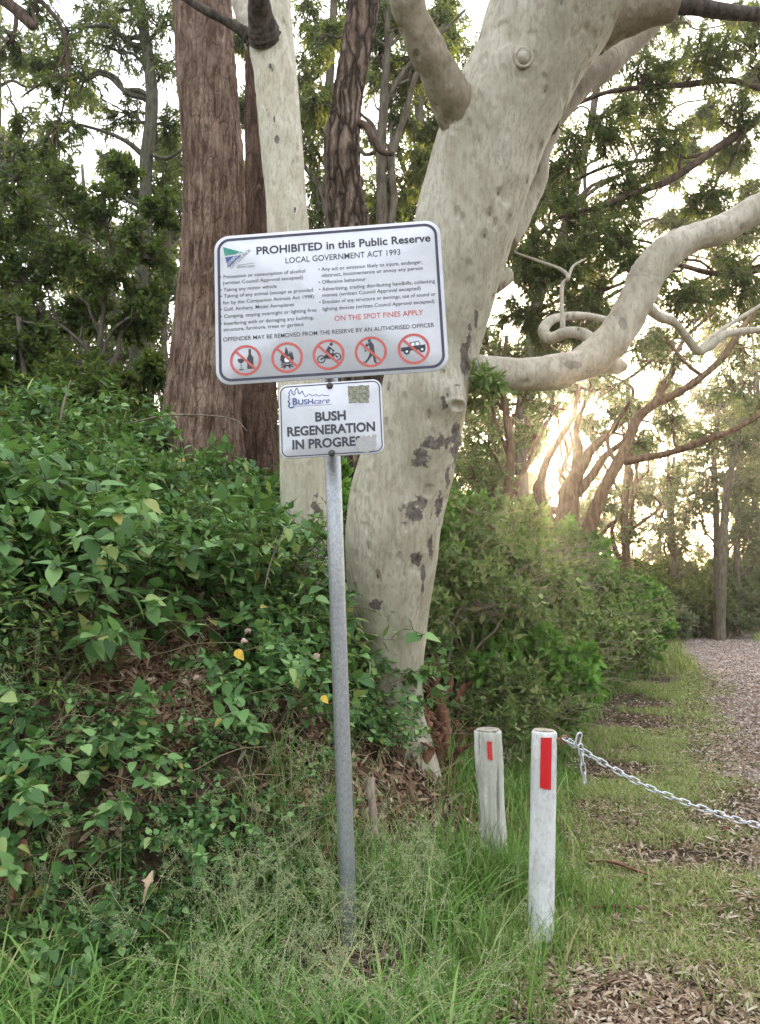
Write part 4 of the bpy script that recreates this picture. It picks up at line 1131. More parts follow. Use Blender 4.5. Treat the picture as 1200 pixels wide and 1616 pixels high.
# single sprigs named by where they stand
def sprig(px, py, s, proto, label):
    q = ground_hit(px, py)
    o = copy_tree(LP[proto])
    o['label'] = label
    o.location = tuple(q); o.scale = (s, s, s); o.rotation_euler = (0, 0, px * .7)
    lants.append(o)
    return o
sprig(300, 1225, .42, 3, 'small lantana sprig with broad leaves at the foot of the litter patch')
sprig(470, 1300, .42, 1, 'small lantana sprig just left of the sign post near its middle')
sprig(372, 1470, .38, 3, 'low sprig with round leaves in the grass left of the sign post')
sprig(110, 1200, .75, 0, 'tall pale leaved lantana sprig at the left of the litter patch')
sprig(60, 1330, .7, 2, 'lantana bush standing in the tall grass at the left edge')
sprig(170, 1310, .5, 1, 'lantana sprig in the grass below the litter patch')
sprig(130, 1480, .55, 0, 'lowest lantana bush in the seeding grass at the bottom left')
sprig(430, 1130, .7, 2, 'lantana bush with pink flowers just left of the sign post')
sprig(380, 1090, .7, 0, 'flowering lantana bush with one yellow leaf right of the litter patch')
sprig(480, 1060, .65, 3, 'lantana bush partly behind the sign post')
sprig(560, 1090, .55, 1, 'lantana bush against the foot of the leaning gum, right of the post')
sprig(640, 1180, .4, 3, 'lantana sprig at the lowest point of the leaning gum trunk')
sprig(560, 1140, .6, 0, 'lantana bush low beside the gum foot, just right of the post')
sprig(600, 1080, .55, 3, 'small lantana directly in front of the leaning gum foot')
sprig(590, 1010, .5, 2, 'lantana climbing the left side of the leaning gum foot')
GG = 'lantana crowding the foot of the leaning gum'
for k, (px_, py_, s_) in enumerate([(572, 1125, .62), (598, 1140, .55), (560, 1065, .65), (622, 1160, .5), (585, 1175, .5), (545, 1150, .55), (600, 1105, .6)]):
    o = sprig(px_, py_, s_, k % 4, 'lantana bush crowding the left foot of the leaning gum behind the post')
    o['group'] = GG
WG = 'broadleaf weeds among the foreground grass'
for k, (px_, py_) in enumerate([(40, 1230), (250, 1300), (330, 1360), (90, 1400), (240, 1440), (60, 1540), (160, 1575), (300, 1545), (420, 1390), (500, 1200), (210, 1190), (470, 1560), (350, 1180), (20, 1120)]):
    o = sprig(px_, py_, rl.uniform(.30, .5), k % 4, 'small broadleaf weed growing among the foreground grass left of the post')
    o['group'] = WG
    o.name = 'broadleaf_weed'
NG = 'narrow leaved plants mixed into the lantana'
M['leaf_narrow'] = leaf_mat('narrow_weed_leaf', [(0, (.06, .10, .03)), (.4, (.12, .20, .055)), (.75, (.21, .30, .085)), (.93, (.30, .38, .12)), (1, (.40, .30, .14))], .32, .55, .22, (.26, .38, .06))
NP = [lantana_proto(421, 13, .62, .085, 'narrow leaved yellowish green plant growing up through the lantana', NG, 'narrow_leaved_plant', LANCE, (.16, .28), 'leaf_narrow'),
      lantana_proto(422, 11, .52, .055, 'narrow leaved yellowish green plant growing up through the lantana', NG, 'narrow_leaved_plant', OVATE, (.42, .55), 'leaf_narrow')]
def narrow_ok(x, y):
    return .15 < float(foot_dist(np.array(x), np.array(y))) < 4.4 and not in_litter(x, y) and not thin_front(x, y) and not (x > .1 and y < 6) and math.hypot(x - .2, y - 5) > .5
rn = np.random.default_rng(18)
place(NP, [(x, y, rn.uniform(.7, 1.15)) for x, y in scatter(52, -4.6, .4, 3.1, 7.2, .3, 23, narrow_ok)], -.03)
bpy.context.view_layer.update()
def nearest_lantana(p):
    return min(lants, key=lambda o: (Vector(p) - o.location).length)
for k, (px_, py_, d) in enumerate([(392, 996, 4.0), (386, 1012, 3.98), (500, 1036, 3.9), (195, 1273, 3.3), (210, 1476, 2.95), (265, 962, 4.35), (293, 1076, 4.0), (310, 1070, 4.0), (124, 760, 6.0), (268, 775, 6.0)]):
    p = at(px_, py_, d)
    r = np.random.default_rng(500 + k)
    g = Geo()
    n = 26
    D = nrm(r.normal(size=(n, 3)) + np.array([0, -.9, .9]))
    nrml = D
    axx = nrm(np.cross(D, r.normal(size=(n, 3))))
    for q in range(2):
        leaves(g, OVATE, p + D * .014 - axx * .006, axx if q == 0 else np.cross(D, axx), .012, .009, r, nrml)
    o = nearest_lantana(p)
    inv = np.array(o.matrix_world.inverted())
    V = g.verts(); g.v = [V @ inv[:3, :3].T + inv[:3, 3]]
    fo = bpy.data.objects.new('flower_head', g.mesh('flower_head', M['petal']))
    COL.objects.link(fo); fo.parent = o
M['yellow'] = flat_mat('yellow_leaf', (.62, .40, .05), .5, var=.35, scale=60)
for (px_, py_, d, s) in ((372, 1026, 3.95, .07), (508, 1098, 3.75, .05)):
    g = Geo(); p = at(px_, py_, d)
    leaves(g, OVATE, p[None], np.array([[.5, -.2, -.5]]), s, s * .7, RNG, np.array([[.1, -1, .5]]))
    o = nearest_lantana(p)
    inv = np.array(o.matrix_world.inverted())
    V = g.verts(); g.v = [V @ inv[:3, :3].T + inv[:3, 3]]
    fo = bpy.data.objects.new('leaf', g.mesh('leaf', M['yellow']))
    fo['label'] = 'yellowed dying leaf'
    COL.objects.link(fo); fo.parent = o

# ------------------------------------------------------------------ grass, seed heads, litter
def blades(g, xy, h, w, lean, rng, dz=-.01, droop=.35):
    n = len(xy)
    z = height(xy[:, 0], xy[:, 1])
    b = np.stack([xy[:, 0], xy[:, 1], z + dz], -1)
    a = rng.uniform(0, 2 * pi, n)
    out = np.stack([np.cos(a), np.sin(a), np.zeros(n)], -1)
    side = np.stack([-np.sin(a), np.cos(a), np.zeros(n)], -1)
    tw = rng.normal(size=n) * .5
    side = side * np.cos(tw)[:, None] + out * np.sin(tw)[:, None]
    h = np.broadcast_to(h, (n,))[:, None]; lean = np.broadcast_to(lean, (n,))[:, None]; w = np.broadcast_to(w, (n,))[:, None]
    rows = []
    for t, ww in ((0, .8), (.3, 1), (.6, .8), (.85, .45)):
        c = b + UP * h * (t - droop * lean * t ** 2.2) + out * h * lean * t ** 1.7
        rows += [c + side * w * ww * .5, c - side * w * ww * .5]
    rows.append(b + UP * h * (1 - droop * lean * 1.25) + out * h * lean)
    V = np.stack(rows, 1)
    o = (np.arange(n) * 9)[:, None]
    q = np.vstack([o + np.array([[0, 1, 3, 2]]), o + np.array([[2, 3, 5, 4]]), o + np.array([[4, 5, 7, 6]])])
    g.add(V.reshape(-1, 3), q, o + np.array([[6, 7, 8]]))

def region(n, x0, x1, y0, y1, rng, prob):
    out = []
    got = 0
    while got < n:
        p = np.stack([rng.uniform(x0, x1, n), rng.uniform(y0, y1, n)], -1)
        k = rng.random(n) < prob(p[:, 0], p[:, 1])
        out.append(p[k]); got += int(k.sum())
        if k.sum() == 0: break
    return np.vstack(out)[:n]
nz = lambda x, y, f, s: noise(np.stack([x * f, y * f, np.zeros_like(x)], -1), s)
rg = np.random.default_rng(600)
# tall grass in the foreground, thick at the foot of the bank
g = Geo()
near_pole = lambda x, y: smooth(.18, .45, np.hypot((x + .13) * .9, (y - 3.0) * .8))
def p_tall(x, y):
    d = foot_dist(x, y)
    return near_pole(x, y) * np.clip((smooth(.45, -.15, d) + .10 * smooth(1.3, .6, d)) * smooth(-1.15, -.75, d) * smooth(.62, .3, x + .25 * nz(x, y, 2.5, 8)) * (.45 + .8 * nz(x, y, 2.2, 1)), .0, 1)
def clumped(P, rng, per, r):
    q = np.repeat(P, per, 0)
    return q + rng.normal(size=q.shape) * r
P = clumped(region(1000, -3.0, .75, 2.1, 4.3, rg, p_tall), rg, 8, .035)
blades(g, P, rg.uniform(.14, .42, len(P)) * (1 + .3 * nz(P[:, 0], P[:, 1], 1.5, 4)), rg.uniform(.003, .0075, len(P)), rg.uniform(.1, .95, len(P)), rg)
def p_front(x, y):
    d = foot_dist(x, y)
    return near_pole(x, y) * np.clip(smooth(.35, .05, x + .2 * nz(x, y, 3, 8)) * smooth(.25, -.3, d) * (.6 + .6 * nz(x, y, 2.6, 2)), 0, 1)
P = clumped(region(650, -2.4, .6, 2.2, 3.7, rg, p_front), rg, 9, .03)
blades(g, P, rg.uniform(.10, .32, len(P)), rg.uniform(.003, .008, len(P)), rg.uniform(.15, 1.0, len(P)), rg)
P = clumped(region(260, -2.4, .6, 2.2, 3.8, rg, p_front), rg, 9, .02)
blades(g, P, rg.uniform(.2, .45, len(P)), rg.uniform(.008, .016, len(P)), rg.uniform(.5, 1.3, len(P)), rg)
# a fringe round the bollards and lush growth at the foot of the thicket
def p_lush(x, y):
    d = foot_dist(x, y)
    return np.clip(smooth(.55, .1, d) * smooth(-.75, -.3, d) * smooth(.15, -.1, path_mask(x, y)) * smooth(.25, .55, np.hypot(x - .42, y - 4.5)) * (.55 + .7 * nz(x, y, 1.6, 9)), 0, 1)
P = clumped(region(2600, .2, 9, 3.4, 21, rg, p_lush), rg, 9, .05)
blades(g, P, rg.uniform(.10, .30, len(P)) * (1 + .3 * nz(P[:, 0], P[:, 1], 1.5, 4)), rg.uniform(.004, .009, len(P)) * (1 + .06 * P[:, 1]), rg.uniform(.1, .9, len(P)), rg)
for (cx_, cy_) in ((.67, 3.38), (.62, 4.05), (.62, 3.98), (.56, 3.9), (.66, 3.92), (.60, 3.85), (.54, 3.8), (.68, 3.85), (.48, 3.9), (.75, 3.95), (1.0, 3.7), (.5, 3.15)):
    P = np.array([cx_, cy_]) + rg.normal(size=(170, 2)) * np.array([.10, .10])
    blades(g, P, rg.uniform(.08, .32, len(P)), rg.uniform(.003, .007, len(P)), rg.uniform(.1, .9, len(P)), rg)
P = np.array([.62, 3.84]) + rg.normal(size=(420, 2)) * np.array([.15, .07])
blades(g, P, rg.uniform(.15, .42, len(P)), rg.uniform(.003, .008, len(P)), rg.uniform(.1, .8, len(P)), rg)
tag(g.build('tall_grass', M['grass'], None, True), 'tall soft green grass along the foot of the bank', 'grass', kind='stuff')
# short patchy grass on the verge and across the path
g = Geo()
def p_verge(x, y):
    d = foot_dist(x, y); m = path_mask(x, y)
    n1 = nz(x, y, 1.1, 12) + .6 * nz(x, y, 3.1, 13)
    return np.clip(smooth(.3, -.1, d) * smooth(.45, -.25, m + .35 * n1) * smooth(-.35, .45, n1) , 0, 1) * np.clip(1.2 - y * .05, .25, 1) * np.where(y > 9, smooth(.1, -.15, m), 1)
P = clumped(region(12000, .2, 9, 2.2, 16, rg, p_verge), rg, 8, .035)
blades(g, P, rg.uniform(.03, .11, len(P)) * (1 + .35 * nz(P[:, 0], P[:, 1], 1.7, 15)), rg.uniform(.003, .006, len(P)) * (1 + .05 * P[:, 1]), rg.uniform(.2, 1.2, len(P)), rg)
def p_near(x, y):
    d = foot_dist(x, y); m = path_mask(x, y)
    n1 = nz(x, y, 1.0, 52) + .7 * nz(x, y, 2.7, 53)
    return smooth(.2, -.2, d) * smooth(.35, -.3, m + .3 * n1) * smooth(-.45, .5, n1) * (.12 + .88 * smooth(2.75, 3.3, y + .25 * nz(x, y, 2, 55)))
P = clumped(region(7500, .5, 4.2, 2.1, 8.5, rg, p_near), rg, 8, .03)
blades(g, P, rg.uniform(.025, .10, len(P)) * (1 + .35 * nz(P[:, 0], P[:, 1], 1.7, 15)), rg.uniform(.0025, .005, len(P)), rg.uniform(.3, 1.3, len(P)), rg)
P = clumped(region(1500, 3, 9, 8, 24, rg, lambda x, y: smooth(.35, -.1, path_mask(x, y) + .3 * nz(x, y, 1.2, 54)) * smooth(-.6, -.1, path_mask(x, y))), rg, 8, .06)
blades(g, P, rg.uniform(.04, .13, len(P)), rg.uniform(.006, .012, len(P)), rg.uniform(.3, 1.2, len(P)), rg)
def p_far(x, y):
    m = path_mask(x, y); d = foot_dist(x, y)
    return np.where((m < -.05) & (d < .6), .9, 0) * smooth(-4.5, -1, m)
P = clumped(region(2600, 5, 24, 15, 40, rg, p_far), rg, 7, .10)
blades(g, P, rg.uniform(.12, .38, len(P)), rg.uniform(.015, .03, len(P)), rg.uniform(.1, .8, len(P)), rg)
tag(g.build('short_grass', M['grass_dull'], None, True), 'short patchy grass on the verge beside the path', 'grass', kind='stuff')

# airy panicles of seed over the foreground grass
g = Geo(); gs = Geo()
P = region(300, -2.4, .75, 2.35, 3.9, rg, lambda x, y: np.clip(smooth(.9, .0, foot_dist(x, y)) * smooth(.6, .1, x) * (.5 + .8 * nz(x, y, 1.9, 21)), 0, 1))
n = len(P)
b = np.stack([P[:, 0], P[:, 1], height(P[:, 0], P[:, 1])], -1)
a = rg.uniform(0, 2 * pi, n)
out = np.stack([np.cos(a), np.sin(a), np.zeros(n)], -1)
H = rg.uniform(.28, .62, (n, 1)); LN = rg.uniform(.1, .75, (n, 1))
t = np.linspace(0, 1, 6)[None, :, None]
C = b[:, None] + UP * (H[:, None] * (t - .3 * LN[:, None] * t ** 2)) + out[:, None] * (H * LN)[:, None] * t ** 1.8
many_tubes(gs, C, np.linspace(.0014, .0006, 6)[None], 3)
nb = 15
tt = rg.uniform(.5, 1.0, (n, nb))
idx = tt * 5; i0 = np.clip(idx.astype(int), 0, 4); fr = (idx - i0)[..., None]
S = np.take_along_axis(C, i0[..., None].repeat(3, -1), 1) * (1 - fr) + np.take_along_axis(C, (i0 + 1)[..., None].repeat(3, -1), 1) * fr
D = nrm(rg.normal(size=(n, nb, 3)) + UP * .5) * rg.uniform(.03, .09, (n, nb, 1)) * (1.35 - tt[..., None] * .6)
E_ = S + D - UP * .012
many_tubes(gs, np.stack([S, (S + E_) / 2 + UP * .006, E_], 2).reshape(-1, 3, 3), np.array([.0006, .0005, .0004])[None], 3)
q = rg.uniform(.25, 1, (n, nb, 7, 1))
pos = (S[:, :, None] * (1 - q) + E_[:, :, None] * q).reshape(-1, 3) + rg.normal(size=(n * nb * 7, 3)) * .006
OCT = (np.array([(0, 0, 0), (.5, .5, 0), (.5, -.5, 0), (.5, 0, .5), (.5, 0, -.5), (1, 0, 0)]), [np.array([(0, 1, 3), (0, 3, 2), (0, 2, 4), (0, 4, 1), (5, 3, 1), (5, 2, 3), (5, 4, 2), (5, 1, 4)])])
ln = rg.uniform(.0036, .006, len(pos))
leaves(g, OCT, pos, rg.normal(size=pos.shape) + UP, ln, ln * .55, rg)
tag(g.build('grass_seed', M['seed'], None, True), 'pale airy grass seed floating over the foreground grass', 'grass seed', kind='stuff')
tag(gs.build('seed_stalks', M['seed'], None, True), 'hair thin seed stalks rising over the foreground grass', 'grass stalks', kind='stuff')

def lay(g, xy, L, W, rng, shape=LANCE, tilt=.3, dz=.012, on_path=False):
    n = len(xy)
    e = .04
    z = height(xy[:, 0], xy[:, 1])
    gx_ = (height(xy[:, 0] + e, xy[:, 1]) - z) / e; gy_ = (height(xy[:, 0], xy[:, 1] + e) - z) / e
    nn = nrm(np.stack([-gx_, -gy_, np.ones(n)], -1) + rng.normal(size=(n, 3)) * tilt)
    ax = nrm(np.cross(nn, rng.normal(size=(n, 3))))
    extra = np.where(path_mask(xy[:, 0], xy[:, 1]) > -.3, .02 + .02 * smooth(9, 14, xy[:, 1]), 0)
    p = np.stack([xy[:, 0], xy[:, 1], z + dz + extra + rng.uniform(0, .02, n)], -1)
    leaves(g, shape, p - ax * (L * .5)[:, None], ax, L, W, rng, nn)
g = Geo()
P = region(15000, -2.6, .9, 2.9, 5.6, rg, lambda x, y: np.clip(smooth(-.5, .1, foot_dist(x, y)) * (.6 + .5 * nz(x, y, 1.6, 31)) + 0, 0, 1))
_s = rg.random(len(P)) ** 1.5
lay(g, P, .02 + .08 * _s, .006 + .016 * _s, rg, tilt=.5, dz=.02)
P = region(2600, -2.2, -.5, 3.4, 5.2, rg, lambda x, y: np.where(np.hypot((project(np.stack([x, y, height(x, y)], -1))[0] - 235) / 120, (project(np.stack([x, y, height(x, y)], -1))[1] - 1060) / 150) < 1, 1, 0))
lay(g, P, rg.uniform(.04, .12, len(P)), rg.uniform(.008, .024, len(P)), rg, tilt=.5, dz=.03)
P = region(2500, -.6, 1.0, 3.6, 5.6, rg, lambda x, y: smooth(-.3, .2, foot_dist(x, y)))
lay(g, P, rg.uniform(.05, .14, len(P)), rg.uniform(.012, .03, len(P)), rg, tilt=.6, dz=.03)
P = region(3000, -6, 2, 5, 9, rg, lambda x, y: np.clip(foot_dist(x, y), 0, 1))
lay(g, P, rg.uniform(.05, .14, len(P)), rg.uniform(.012, .03, len(P)), rg, tilt=.5, dz=.02)
tag(g.build('leaf_litter', M['litter_bank'], None, True), 'dark brown dead leaves lying over the bank', 'leaf litter', kind='stuff')
g = Geo()
P = region(42000, -.3, 5, 2.1, 9, rg, lambda x, y: smooth(.2, -.2, foot_dist(x, y)) * np.clip(.75 + .6 * nz(x, y, 1.3, 33), .2, 1) * np.clip(1.3 - y * .1, .2, 1))
_s = rg.random(len(P)) ** 2
lay(g, P, .016 + .072 * _s, .004 + .012 * _s, rg, tilt=.3)
P = region(60000, .2, 7.5, 2.1, 15, rg, lambda x, y: smooth(.2, -.2, foot_dist(x, y)) * np.clip(.8 + .5 * nz(x, y, 1.7, 35), .1, 1) * np.clip(1.1 - y * .07, .15, 1))
_s = rg.random(len(P))
lay(g, P, (.010 + .026 * _s) * (1 + .07 * P[:, 1]), (.004 + .009 * _s) * (1 + .07 * P[:, 1]), rg, RHOMB, .35, .006)
P = region(16000, .3, 2.4, 2.1, 3.4, rg, lambda x, y: smooth(.3, .7, x) * smooth(3.4, 3.0, y))
_s = rg.random(len(P)) ** 1.6
lay(g, P, .012 + .06 * _s, .005 + .013 * _s, rg, tilt=.4, dz=.008)
tag(g.build('leaf_litter', M['litter'], None, True), 'pale dry dead leaves scattered on the verge beside the path', 'leaf litter', kind='stuff')
g = Geo()
P = region(26000, .6, 5.5, 2.2, 9, rg, lambda x, y: smooth(-.5, .25, path_mask(x, y) + .3 * nz(x, y, 1.4, 41)) * np.clip(1.2 - y * .09, .25, 1))
lay(g, P, rg.uniform(.012, .055, len(P)), rg.uniform(.006, .018, len(P)), rg, RHOMB, .35, .004)
P = region(16000, 2.5, 16, 8, 30, rg, lambda x, y: smooth(-.2, .2, path_mask(x, y)))
lay(g, P, rg.uniform(.03, .09, len(P)), rg.uniform(.015, .035, len(P)), rg, RHOMB, .3, .006)
tag(g.build('path_chips', M['chips'], None, True), 'brown bark chips and dry leaf pieces covering the path', 'bark chips', kind='stuff')
# dry stems tangled on the bank
g = Geo()
P = region(1300, -3.6, .9, 3.0, 6.2, rg, lambda x, y: smooth(-.2, .4, foot_dist(x, y)))
n = len(P)
b = np.stack([P[:, 0], P[:, 1], height(P[:, 0], P[:, 1])], -1)
a = rg.uniform(0, 2 * pi, n)
d = np.stack([np.cos(a), np.sin(a) * .5 - .2, rg.uniform(-.1, .9, n)], -1) * rg.uniform(.15, .6, (n, 1))
t = np.linspace(0, 1, 6)[None, :, None]
C = b[:, None] + d[:, None] * t - UP * (.35 * t ** 2) * rg.uniform(0, .7, (n, 1, 1)) + rg.normal(size=(n, 6, 3)) * .012
many_tubes(g, C, np.linspace(.0032, .0012, 6)[None] * rg.uniform(.6, 1.4, (n, 1)), 4)
tag(g.build('dry_stems', M['straw'], None, True), 'thin dry stems tangled over the bank', 'dry stems', kind='stuff')

# fallen bark and sticks that lie by themselves
def strip(name, label, pts, w, mat, cat, group=None, curl=.5, seed=0):
    """a curled strip of bark along pts"""
    c = spline(pts, 7)
    tn_ = nrm(np.gradient(c, axis=0))
    sd_ = nrm(np.cross(tn_, UP + np.array([.01, .3, 0])))
    up_ = np.cross(sd_, tn_)
    A_ = np.linspace(-1, 1, 7)
    ww = w * np.sin(np.linspace(.35, pi - .2, len(c)))
    rr = np.random.default_rng(seed)
    ww = ww * (1 + .25 * rr.normal(size=len(c)))
    V0 = c[:, None] + sd_[:, None] * (A_ * .5)[None, :, None] * ww[:, None, None] + up_[:, None] * (A_ ** 2 * curl * .5)[None, :, None] * ww[:, None, None]
    V1 = V0 - up_[:, None] * .003
    n_, k_ = V0.shape[:2]
    V = np.concatenate([V0.reshape(-1, 3), V1.reshape(-1, 3)])
    i, j = np.meshgrid(np.arange(n_ - 1), np.arange(k_ - 1), indexing='ij')
    q = np.stack([i * k_ + j, i * k_ + j + 1, (i + 1) * k_ + j + 1, (i + 1) * k_ + j], -1).reshape(-1, 4)
    o = n_ * k_
    rim = []
    for i in range(n_ - 1):
        rim += [(i * k_, (i + 1) * k_, o + (i + 1) * k_, o + i * k_), (i * k_ + k_ - 1, o + i * k_ + k_ - 1, o + (i + 1) * k_ + k_ - 1, (i + 1) * k_ + k_ - 1)]
    g = Geo(); g.add(V, q, q[:, ::-1] + o, np.array(rim))
    ob = g.build(name, mat, None, True, origin=c[0])
    return tag(ob, label, cat, group)
M['bark_strip'] = bark_plain('fallen_red_bark', (.16, .07, .045), (.36, .19, .125), 25, .3, .5)
M['bark_strip_dark'] = bark_plain('fallen_dark_bark', (.085, .04, .028), (.22, .11, .075), 25, .3, .5)
lift = lambda px, py, dz=.03: ground_hit(px, py) + UP * dz
strip('bark_strip', 'long reddish strip of fallen bark on the grass right of the front white bollard', [lift(932, 1368), lift(968, 1378, .05), lift(1005, 1388, .04), lift(1042, 1396)], .05, M['bark_strip'], 'bark', seed=1)
strip('bark_strip', 'upright orange brown piece of bark in the grass at the left edge', [at(20, 1420, 3.1), at(30, 1370, 3.12), at(38, 1325, 3.15)], .09, M['bark_strip'], 'bark', seed=2)
strip('dead_leaf', 'large pale curled dead leaf standing in the grass left of the post', [at(226, 1424, 3.0), at(234, 1398, 3.02), at(241, 1374, 3.05)], .035, M['litter'], 'leaf', seed=3)
BG = 'peeled bark strips heaped at the foot of the leaning gum'
rb = np.random.default_rng(77)
for k in range(46):
    x0, y0 = rb.uniform(668, 742), rb.uniform(1080, 1235)
    p = ground_hit(x0, y0) + UP * rb.uniform(0, .20)
    a = rb.uniform(-.7, .7)
    d_ = np.array([sin(a), -.25, cos(a)]) * rb.uniform(.14, .30)
    strip('bark_strip', 'reddish brown curled bark strip heaped at the foot of the leaning gum', [p - UP * .03, p + d_ * .5 + rb.normal(size=3) * .02, p + d_ + rb.normal(size=3) * .03 + np.array([0, -.02, -.02])], rb.uniform(.045, .10), M['bark_strip' if k % 2 else 'bark_strip_dark'], 'bark', BG, rb.uniform(.3, .9), 100 + k)
def stick(label, rows, mat, name='dead_stick'):
    Q, q = pix_path(rows, 6)
    g = Geo(); tube(g, Q, q, 9, deform=lump((), .0018, 14, 5))
    return tag(g.build(name, mat, None, True, origin=Q[0]), label, 'stick')
M['deadwood'] = bark_plain('pale_deadwood', (.17, .13, .10), (.36, .29, .23), 30, .2, .5)
stick('short pale broken stick standing right of the sign post', [(592, 1320, 14, 3.7), (589, 1285, 14, 3.72), (586, 1255, 13, 3.75), (583, 1228, 18, 3.78)], M['deadwood'])
stick('thin dead branch lying across the grass right of the front bollard', [(925, 1434, 4, 3.66), (960, 1429, 5, 3.68), (1000, 1433, 4, 3.70), (1030, 1436, 2, 3.70)], M['bark_strip_dark'])
stick('dark stick on the path edge under the chain', [(1140, 1310, 9, 4.9), (1170, 1305, 10, 4.95), (1205, 1300, 8, 5.0)], M['bark_strip_dark'])
stick('pale dry cane leaning over the bank left of the post', [(418, 930, 2.4, 4.3), (424, 900, 2.4, 4.3), (436, 865, 2, 4.3), (452, 832, 1.8, 4.3), (466, 806, 1.4, 4.3)], M['deadwood'], 'dry_cane')
stick('thin bare cane standing upright on the upper left bank', [(82, 730, 4, 5.6), (92, 690, 4, 5.6), (100, 640, 3, 5.6), (112, 600, 2, 5.6)], M['deadwood'], 'dry_cane')
stick('bare arched cane in front of the broad stringybark foot', [(205, 668, 3, 6.3), (260, 656, 3, 6.3), (320, 655, 3, 6.3), (370, 662, 2, 6.3), (390, 680, 2, 6.3)], M['deadwood'], 'dry_cane')

# ------------------------------------------------------------------ signs on their post
SC = np.array([-0.20657648, 2.95253291, 2.63851423])
def rot3(x, y, z):
    X_ = np.array([[1, 0, 0], [0, cos(x), -sin(x)], [0, sin(x), cos(x)]])
    Y_ = np.array([[cos(y), 0, sin(y)], [0, 1, 0], [-sin(y), 0, cos(y)]])
    Z_ = np.array([[cos(z), -sin(z), 0], [sin(z), cos(z), 0], [0, 0, 1]])
    return Z_ @ X_ @ Y_
SM = rot3(-.04276302, -.05054863, -.06185996)
def S3(xy, d):
    """sign coordinates in mm (right, up, towards the reader) -> place"""
    xy = np.asarray(xy, float)
    return SC + (np.concatenate([xy[..., :1], np.broadcast_to(-np.asarray(d, float), xy[..., :1].shape), xy[..., 1:2]], -1) / 1000.0) @ SM.T
def rrect(w, h, r, n=10, c=(0, 0), k=0):
    out = []
    for (sx, sy, a0) in ((1, 1, 0), (-1, 1, 90), (-1, -1, 180), (1, -1, 270)):
        for a in np.linspace(a0, a0 + 90, n):
            out.append((c[0] + sx * (w / 2 - r) + r * cos(radians(a)), c[1] + sy * (h / 2 - r) + r * sin(radians(a))))
    return np.array(out)
def plate(g, o, d0, d1, mat=0, bev=1.2):
    n = len(o)
    c = o.mean(0)
    inn = c + (o - c) * (1 - bev * 2 / np.ptp(o[:, 0]))
    rings = [S3(o, d0), S3(o, d1 - bev), S3(inn, d1)]
    V = np.concatenate(rings + [S3(c[None], d0), S3(c[None], d1)])
    i = np.arange(n); j = (i + 1) % n
    g.add(V, np.concatenate([np.stack([r * n + i, r * n + j, (r + 1) * n + j, (r + 1) * n + i], -1) for r in (0, 1)]),
          np.concatenate([np.stack([2 * n + i, 2 * n + j, np.full(n, 3 * n + 1)], -1), np.stack([j, i, np.full(n, 3 * n)], -1)]), mat=mat)
def band(g, o, i_, d, mat=0):
    n = len(o)
    k = np.arange(n)
    g.add(np.concatenate([S3(o, d), S3(i_, d)]), np.stack([k, (k + 1) % n, n + (k + 1) % n, n + k], -1), mat=mat)
from mathutils.geometry import tessellate_polygon
def poly(g, pts, d, mat=0):
    t = tessellate_polygon([[Vector((x, y, 0)) for x, y in pts]])
    g.add(S3(pts, d), np.array([tuple(f) for f in t]), mat=mat)
def disc(g, c, r, d, mat=0, ry=None, n=24):
    a = np.linspace(0, 2 * pi, n, endpoint=False)
    poly(g, np.stack([c[0] + r * np.cos(a), c[1] + (ry or r) * np.sin(a)], -1), d, mat)
def ring_(g, c, ro, ri, d, mat=0, n=40):
    a = np.linspace(0, 2 * pi, n, endpoint=False)
    u = np.stack([np.cos(a), np.sin(a)], -1)
    band(g, np.asarray(c) + u * ro, np.asarray(c) + u * ri, d, mat)
def bar(g, a, b, w, d, mat=0):
    a, b = np.asarray(a, float), np.asarray(b, float)
    n = nrm(np.array([-(b - a)[1], (b - a)[0]])) * w / 2
    poly(g, [a + n, a - n, b - n, b + n], d, mat)
def text(g, body, x0, y0, x1, cap, d, bold=0.0, shear=0.0, mat=0, angle=0.0):
    cu = bpy.data.curves.new('lettering', 'FONT')
    cu.body = body
    cu.size = 1.0
    cu.offset = bold
    cu.shear = shear
    cu.resolution_u = 3
    ob = bpy.data.objects.new('lettering', cu)
    COL.objects.link(ob)
    me = bpy.data.meshes.new_from_object(ob.evaluated_get(bpy.context.evaluated_depsgraph_get()))
    V = np.array([v.co[:] for v in me.vertices])[:, :2]
    me.calc_loop_triangles()
    T = np.array([t.vertices[:] for t in me.loop_triangles])
    bpy.data.objects.remove(ob); bpy.data.meshes.remove(me); bpy.data.curves.remove(cu)
    V = (V - np.array([V[:, 0].min(), 0])) * np.array([(x1 - x0) / np.ptp(V[:, 0]), cap / .70])
    if angle:
        ca, sa = cos(radians(angle)), sin(radians(angle))
        V = V @ np.array([[ca, sa], [-sa, ca]])
    g.add(S3(V + np.array([x0, y0]), d), T, mat=mat)

def sign_white(name, tint=(.585, .595, .64)):
    m = Mat(name, .42, .4)
    n1 = m.noise(9, 6, .65); n2 = m.noise(55, 4, .6); n3 = m.noise(6, 5, .7, (3, 3, .4))
    c = m.ramp(n1, [(.35, tuple(t * .88 for t in tint)), (.6, tint)])
    c = m.mix(m.ramp(n3, [(.54, 0), (.72, .30)]), c, (.47, .47, .48))
    c = m.mix(m.ramp(n2, [(.62, 0), (.72, .4)]), c, (.42, .42, .42))
    m.color(c)
    m.bump(n1, .05, .004)
    return m.m
M['sign_white'] = sign_white('weathered_white_sign_face')
M['sign_black'] = flat_mat('faded_black_print', (.045, .047, .055), .5, var=.5, scale=40)
M['sign_grey'] = flat_mat('faded_grey_print', (.05, .05, .062), .5, var=.4, scale=60)
M['sign_navy'] = flat_mat('navy_border_print', (.05, .05, .075), .45, var=.35, scale=30)
